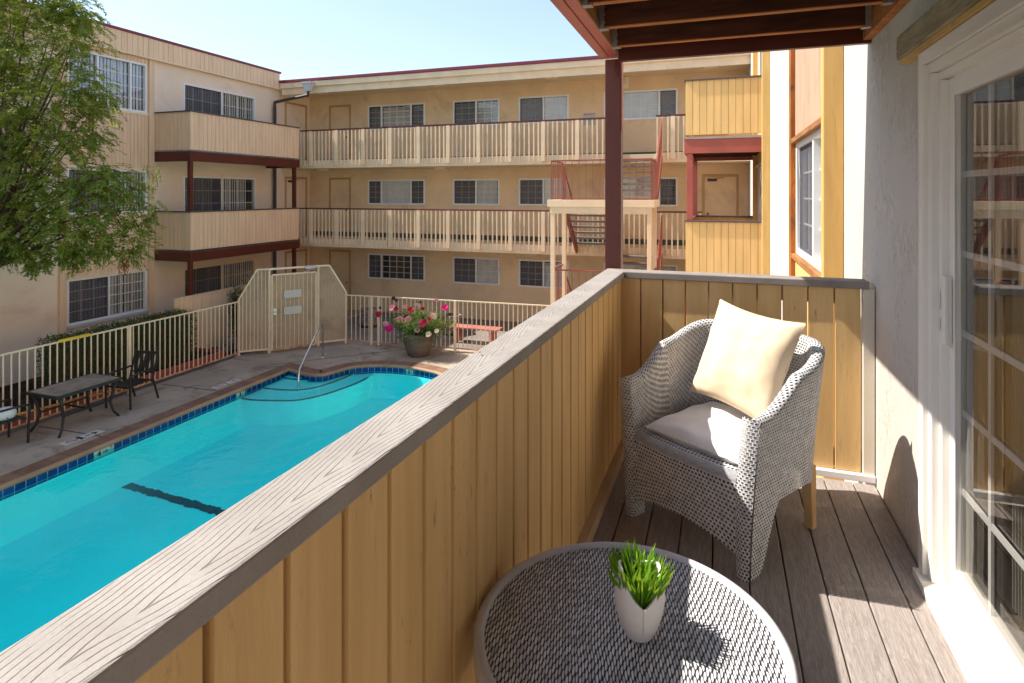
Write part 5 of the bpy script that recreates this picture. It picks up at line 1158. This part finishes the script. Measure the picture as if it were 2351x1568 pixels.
# ================================================================== FOLIAGE
def leafmesh(name, leaves, mat, parent=None, origin=None):
    v = []; f = []
    for (p, d, n, L, W) in leaves:
        s = d.cross(n)
        if s.length < 1e-4: continue
        s.normalize(); i = len(v); m = p + d * L * .45
        v += [p, m + s * W * .5, p + d * L, m - s * W * .5]; f.append((i, i + 1, i + 2, i + 3))
    org = ORG[parent.name] if parent is not None else Vector(origin)
    me = bpy.data.meshes.new(name); me.from_pydata([tuple(p - org) for p in v], [], f); me.update()
    return link_mesh(name, me, M[mat], parent, origin)
def rv(r=R): return Vector((r.gauss(0, 1), r.gauss(0, 1), r.gauss(0, 1))).normalized()
# ---- the pepper-like tree at the left
tb0 = on_z(-12, 960, GZ); base = Vector((-12.95, 7.2, GZ)); TR_ = thing('tree', 'feathery green tree hanging over the path in the left foreground corner', 'tree', tuple(base))
clumps = []   # px, py, depth, radius(px) in photo pixels
for c in ((40, 40, 11.2, 95), (130, 30, 11.0, 70), (165, 95, 10.8, 60), (60, 150, 11.0, 95), (0, 130, 11.2, 90), (170, 170, 10.9, 70), (225, 215, 11.2, 45), (120, 240, 10.8, 85), (210, 250, 11.4, 50),
          (30, 300, 11.0, 100), (130, 330, 10.8, 80), (205, 320, 11.2, 52), (-40, 220, 11.4, 100), (60, 420, 10.9, 100), (160, 430, 10.8, 85), (240, 430, 11.0, 65), (300, 470, 11.4, 52), (320, 530, 11.6, 40), (250, 520, 11.1, 65), (160, 520, 10.8, 80),
          (60, 520, 10.8, 90), (-30, 480, 11.0, 110), (-40, 380, 11.2, 110), (0, 560, 10.8, 60), (100, 580, 10.9, 45), (215, 565, 11.0, 42), (300, 575, 11.5, 34), (160, 590, 10.9, 26), (240, 400, 11.3, 42), (285, 430, 11.5, 40), (95, 605, 10.9, 22), (190, 25, 11.1, 40), (205, 60, 11.0, 28),
          (20, -70, 11.3, 120), (-90, 60, 11.4, 130), (-90, 300, 11.5, 130), (-110, 500, 11.3, 120), (100, -60, 11.1, 90), (-60, -160, 11.4, 140), (150, 12, 11.0, 45)):
    clumps.append((at_d(c[0], c[1], c[2]), c[3] / FOC * c[2]))
mb = MB(); hub = Vector((-12.7, 7.0, -1.4))
mb.tube([base, base + Vector((-.05, -.05, .5)), base + Vector((-.16, -.12, 1.2)), base + Vector((-.05, -.2, 2.0)), hub], [.30, .23, .20, .17, .15], 12)
TG = []
for c, r in clumps[::1]:
    if r < .3: continue
    m = hub.lerp(c, .5) + Vector((0, 0, .25)); mb.tube([hub, hub.lerp(m, .5) + rv() * .1, m, m.lerp(c, .6) + rv() * .12, c + Vector((0, 0, -.05))], [.045, .032, .020, .010, .004], 6)
mb.build('trunk', M['bark'], TR_, smooth=True)
leaves = []; dry = []; sunlit = []
for c, r in clumps:
    nb = int(100 * (r / .6) ** 2) + 8
    for _ in range(nb):
        dirn = rv(); p = c + Vector((dirn.x, dirn.y, dirn.z * .85)) * r * (R.random() ** .45)
        if p.x < XL + .25: p.x = XL + .25 + R.random() * .3
        d = Vector((dirn.x, dirn.y, 0)) * .8 + Vector((R.uniform(-.4, .4), R.uniform(-.4, .4), R.uniform(-.55, .30))); d.normalize()
        tgt = sunlit if R.random() < (.30 if p.z > 1.4 else .13) else leaves; L = R.uniform(.16, .34); n_ = 10; pos = p.copy(); side0 = d.cross(Vector((0, 0, 1)))  # yellower sprays, more of them up high, paint sun onto the crown
        if side0.length < .01: continue
        side0.normalize()
        for k in range(n_):
            d = (d + Vector((0, 0, -.075))).normalized(); pos = pos + d * L / n_
            for sg in (-1, 1):
                ld = (side0 * sg + d * .75 + rv() * .28).normalized(); nn = (side0.cross(d) * .8 + rv() * .5)
                tgt.append((pos.copy(), ld, nn, R.uniform(.055, .10), R.uniform(.019, .034)))
# hanging wisps below the crown
for px, py, D, n in ((165, 600, 10.8, 26), (190, 610, 10.8, 20), (312, 600, 11.5, 14), (235, 600, 11, 12), (140, 615, 10.8, 12), (25, 610, 10.8, 14), (350, 430, 11.6, 10), (345, 520, 11.7, 14)):
    for _ in range(n):
        pos = at_d(px + R.uniform(-14, 14), py - 40 + R.uniform(-20, 20), D); d = Vector((R.uniform(-.3, .3), R.uniform(-.3, .3), -1)).normalized(); s0 = d.cross(Vector((R.uniform(-1, 1), 1, 0))).normalized()
        for k in range(9):
            pos = pos + d * .032
            for sg in (-1, 1): leaves.append((pos.copy(), (s0 * sg + d * .8).normalized(), rv(), R.uniform(.05, .085), R.uniform(.014, .024)))
for _ in range(160): dry.append((at_d(285 + max(-14, min(14, R.gauss(0, 7))), 608 + max(-20, min(20, R.gauss(0, 11))), 11.4), (Vector((0, 0, -1)) + rv() * .5).normalized(), rv(), .06, .016))
leafmesh('crown', leaves, 'tree_leaf', TR_); leafmesh('sunlit_sprays', sunlit, 'sunlit_leaf', TR_); leafmesh('dead_twig', dry, 'dry_leaf', TR_)
# ---- clipped hedge
hy0, hy1 = on_x(135, 800, -12.3).y, on_x(448, 740, -12.3).y
hg = thing('hedge', 'clipped dark green box hedge between the path fence and the left wing', 'hedge', (-12.6, (hy0 + hy1) / 2, GZ)); L = []
X0, X1, ZT = -12.95, -12.25, GZ + 1.26
for _ in range(15000):
    f = R.random(); y = R.uniform(hy0, hy1); wob = .05 * noise.noise(Vector((y * 2, 0, f * 3)))
    if f < .55: p = Vector((X1 + wob + R.gauss(0, .03), y, R.uniform(GZ + .15, ZT))); n = Vector((1, 0, .3))
    elif f < .85: p = Vector((R.uniform(X0, X1), y, ZT + wob + R.gauss(0, .03))); n = Vector((.1, 0, 1))
    else: p = Vector((R.uniform(X0, X1), (hy0 if f < .93 else hy1) + R.gauss(0, .03), R.uniform(GZ + .15, ZT))); n = Vector((0, -1, .2))
    L.append((p, rv(), n + rv() * .9, R.uniform(.03, .055), R.uniform(.016, .026)))
leafmesh('foliage', L, 'hedge_leaf', hg); mb = MB(); mb.box(X0 + .09, X1 - .09, hy0 + .09, hy1 - .09, GZ + .1, ZT - .09); mb.build('inner_twigs', M['bark'], hg)
# ---- shrubs
def shrub(name, label, c, r, h, n, mat, lf=.07, w=.016, stems=8, cat='shrub'):
    c = Vector(c); t = thing(name, label, cat, tuple(c)); L = []; mb = MB()
    for s in range(stems):
        a = R.uniform(0, 6.28); tip = c + Vector((math.cos(a) * r * R.uniform(.2, .9), math.sin(a) * r * R.uniform(.2, .9), h * R.uniform(.55, 1)))
        mb.tube([c + Vector((math.cos(a) * .04, math.sin(a) * .04, 0)), c.lerp(tip, .5) + Vector((0, 0, .08)), tip], [.012, .009, .004], 5)
        for _ in range(n // stems):
            p = c.lerp(tip, R.uniform(.45, 1.05)) + rv() * r * .30; L.append((p, (rv() + (p - c).normalized() * .5 + Vector((0, 0, -.2))).normalized(), rv(), R.uniform(.6, 1.2) * lf, R.uniform(.7, 1.2) * w))
    mb.build('stem', M['bark'], t, smooth=True); leafmesh('foliage', L, mat, t); return t
p = on_x(548, 660, -12.7); shrub('shrub', 'airy dark shrub above the patio screen beside the gate', (-12.75, p.y, GZ), .5, 1.95, 1700, 'hedge_leaf', .09, .02, 12)
shrub('shrub', 'small leafy plant at the foot of the gate behind the fence', (-12.5, 12.9, GZ + .03), .3, .6, 500, 'hedge_leaf', .10, .02, 7)
shrub('shrub', 'rounded grey green bush by the tree trunk at the left edge', (-12.5, 6.75, GZ + .1), .36, .62, 1300, 'rose_leaf', .04, .012, 12)
# ---- big pot of roses
pc = on_z(*D6(1475, 1042), GZ); pc.y += .28
rp = thing('flower_pot', 'large brown pot overflowing with pink and red roses at the pool end', 'flower pot', tuple(pc))
mb = MB(); mb.lathe([(0, 0), (.24, 0), (.27, .02), (.35, .22), (.385, .42), (.39, .54), (.375, .60), (.345, .60), (.35, .5), (0, .5)], pc, 40); mb.build('pot', M['clay_pot'], rp, smooth=True)
mb = MB(); mb.lathe([(0, .52), (.35, .52)], pc, 24); mb.build('soil', M['soil'], rp)
L = []; mb = MB(); tips = []
for s in range(95):
    a = R.uniform(0, 6.28); rr = R.random() ** .6; tip = pc + Vector((math.cos(a) * rr * .95, math.sin(a) * rr * .62, .62 + R.uniform(.10, .72) * (1.05 - rr * .55)))
    b = pc + Vector((math.cos(a) * .2, math.sin(a) * .2, .52)); m = b.lerp(tip, .5) + Vector((0, 0, .12)); mb.tube([b, m, tip], [.008, .006, .003], 5); tips.append(tip)
    for _ in range(95):
        t = R.uniform(.25, 1.05); q = b.lerp(m, t * 2) if t < .5 else m.lerp(tip, t * 2 - 1)
        q = q + rv() * .11; L.append((q, (rv() + Vector((0, 0, .1))).normalized(), rv() + Vector((0, 0, .8)), R.uniform(.03, .06), R.uniform(.017, .03)))
for _ in range(900):
    a = R.uniform(0, 6.28); q = pc + Vector((math.cos(a) * R.uniform(.36, .6), math.sin(a) * R.uniform(.36, .6), R.uniform(.42, .75))); L.append((q, (rv() + Vector((0, 0, -.4))).normalized(), rv(), R.uniform(.03, .06), R.uniform(.017, .03)))
mb.build('stem', M['bark'], rp); leafmesh('foliage', L, 'rose_leaf', rp)
def rose_mesh(mat, size, op):
    mb = MB()
    for layer, (n, r, tilt) in enumerate(((5, 1.0, .25 + op), (5, .8, .7 + op * .5), (4, .55, 1.05), (3, .3, 1.3))):
        for k in range(n):
            a0 = 2 * math.pi * k / n + layer * .6
            def fn(u, v, a0=a0, r=r, tilt=tilt, n=n):
                a = a0 + (u - .5) * 2 * math.pi / n * 1.35; rad = size * r * (math.sin(v * math.pi * .5)) * math.cos(tilt * .55); z = size * r * v * math.sin(tilt) * .9 - abs(u - .5) * size * .18 * v
                cur = 1 + .12 * v * math.cos((u - .5) * math.pi); return (math.cos(a) * rad * cur, math.sin(a) * rad * cur, z)
            mb.grid(fn, 4, 4)
    me = mb.data('rose_blossom', smooth=True, recalc=False); me.materials.append(M[mat]); return me
rm_ = {k: rose_mesh(k, s, o) for k, s, o in (('rose_pink', .075, .1), ('rose_hot', .08, .15), ('rose_red', .07, .05), ('rose_cream', .07, .25), ('rose_dry', .05, .0))}
for (zx, zy, k, s) in ((1310, 650, 'rose_pink', 1), (1202, 700, 'rose_red', 1.1), (1288, 812, 'rose_hot', 1.35), (1258, 775, 'rose_pink', .95), (1335, 750, 'rose_pink', .9), (1370, 740, 'rose_pink', 1.05), (1407, 752, 'rose_pink', 1), (1437, 738, 'rose_pink', 1), (1455, 667, 'rose_red', 1.15), (1543, 775, 'rose_hot', 1.05), (1566, 760, 'rose_red', .9),
                       (1508, 820, 'rose_pink', 1), (1597, 858, 'rose_cream', 1.05), (1658, 832, 'rose_cream', .8), (1635, 715, 'rose_cream', 1.1), (1620, 705, 'rose_pink', .8), (1722, 648, 'rose_hot', 1), (1655, 590, 'rose_pink', .7), (1340, 655, 'rose_red', .8), (1548, 655, 'rose_red', .7), (1605, 742, 'rose_red', .7), (1320, 575, 'rose_dry', 1), (1345, 590, 'rose_dry', .9), (1555, 728, 'rose_dry', .9), (1418, 715, 'rose_dry', .9), (1505, 628, 'rose_pink', .6), (1530, 605, 'rose_dry', .6), (1410, 640, 'rose_pink', .6), (1760, 700, 'rose_dry', .7), (1215, 650, 'rose_dry', .7)):
    px, py = D6(zx, zy); dirv = ray(px, py); dep = (pc.y - .42 + R.uniform(-.04, .12)) / dirv.y; w = dirv * dep
    # sit the blossom on the front of the bush
    o = bpy.data.objects.new('rose_blossom', rm_[k]); COL.objects.link(o); o.parent = rp; o.location = w - pc; ORG[o.name] = Vector((0, 0, 0)); tocam = (-w).normalized() + rv() * .3 + Vector((0, 0, .25)); o.rotation_euler = tocam.to_track_quat('Z', 'Y').to_euler(); o.scale = (s,) * 3
# a few fallen leaves on the concrete and a leaf or two on the cap rail
for i, (px, py) in enumerate(((590, 812), (1012, 790), (1102, 815.5), (640, 828))):
    q = on_z(px, py, GZ + .004) if i != 2 else on_z(px, py, RT + .002)
    lf = leafmesh('fallen_leaf', [(q + Vector((0, 0, .006)), Vector((math.cos(i), math.sin(i), .05)), Vector((.1, .1, 1)), .05 if i != 2 else .018, .03 if i != 2 else .008)], 'dry_leaf', None, tuple(q)); tag(lf, ['brown fallen leaf on the concrete by the gate', 'brown fallen leaf near the flower pot', 'tiny brown leaf scrap lying on the grey cap rail', 'brown fallen leaf near the pool corner'][i], 'leaf', 'fallen leaves')
# ================================================================== LIGHT, SKY, CAMERA
el, az = math.radians(49), math.atan2(.12, 1.)
trav = Vector((math.cos(el) * math.cos(az), math.cos(el) * math.sin(az), -math.sin(el)))
sl = bpy.data.lights.new('sun', 'SUN'); sl.energy = 2.0; sl.angle = math.radians(.53); sl.color = (1, .93, .83)
so_ = bpy.data.objects.new('sun', sl); COL.objects.link(so_); so_.rotation_euler = trav.to_track_quat('-Z', 'Y').to_euler(); so_.location = (-20, -3, 25)
w = bpy.data.worlds.new('World'); SC.world = w; w.use_nodes = True; nt_ = w.node_tree; bgn = nt_.nodes['Background']
sk = nt_.nodes.new('ShaderNodeTexSky'); sk.sky_type = 'NISHITA'; sk.sun_disc = False; sk.sun_elevation = el; sk.sun_rotation = math.atan2(-trav.x, -trav.y) % (2 * math.pi)
sk.air_density = 1.0; sk.dust_density = .8; sk.ozone_density = 3.0
tm = nt_.nodes.new('ShaderNodeGamma'); tm.inputs[1].default_value = .68; nt_.links.new(sk.outputs[0], tm.inputs[0]); nt_.links.new(tm.outputs[0], bgn.inputs[0]); bgn.inputs[1].default_value = .092
cd = bpy.data.cameras.new('camera'); cam = bpy.data.objects.new('camera', cd); COL.objects.link(cam); SC.camera = cam
cd.sensor_width = 36; cd.lens = FOC / 2351 * 36; cd.shift_y = -(784 - HZ) / 2351; cd.clip_start = .02; cd.clip_end = 600
cam.rotation_euler = (math.radians(90), 0, YAW)
SC.view_settings.view_transform = 'Standard'; SC.view_settings.look = 'None'; SC.view_settings.gamma = 1; SC.view_settings.exposure = 2.2
SC.cycles.max_bounces = 8; SC.cycles.diffuse_bounces = 5; SC.cycles.transparent_max_bounces = 24; SC.cycles.glossy_bounces = 4
SC.cycles.use_denoising = True; SC.cycles.caustics_reflective = False; SC.cycles.caustics_refractive = False
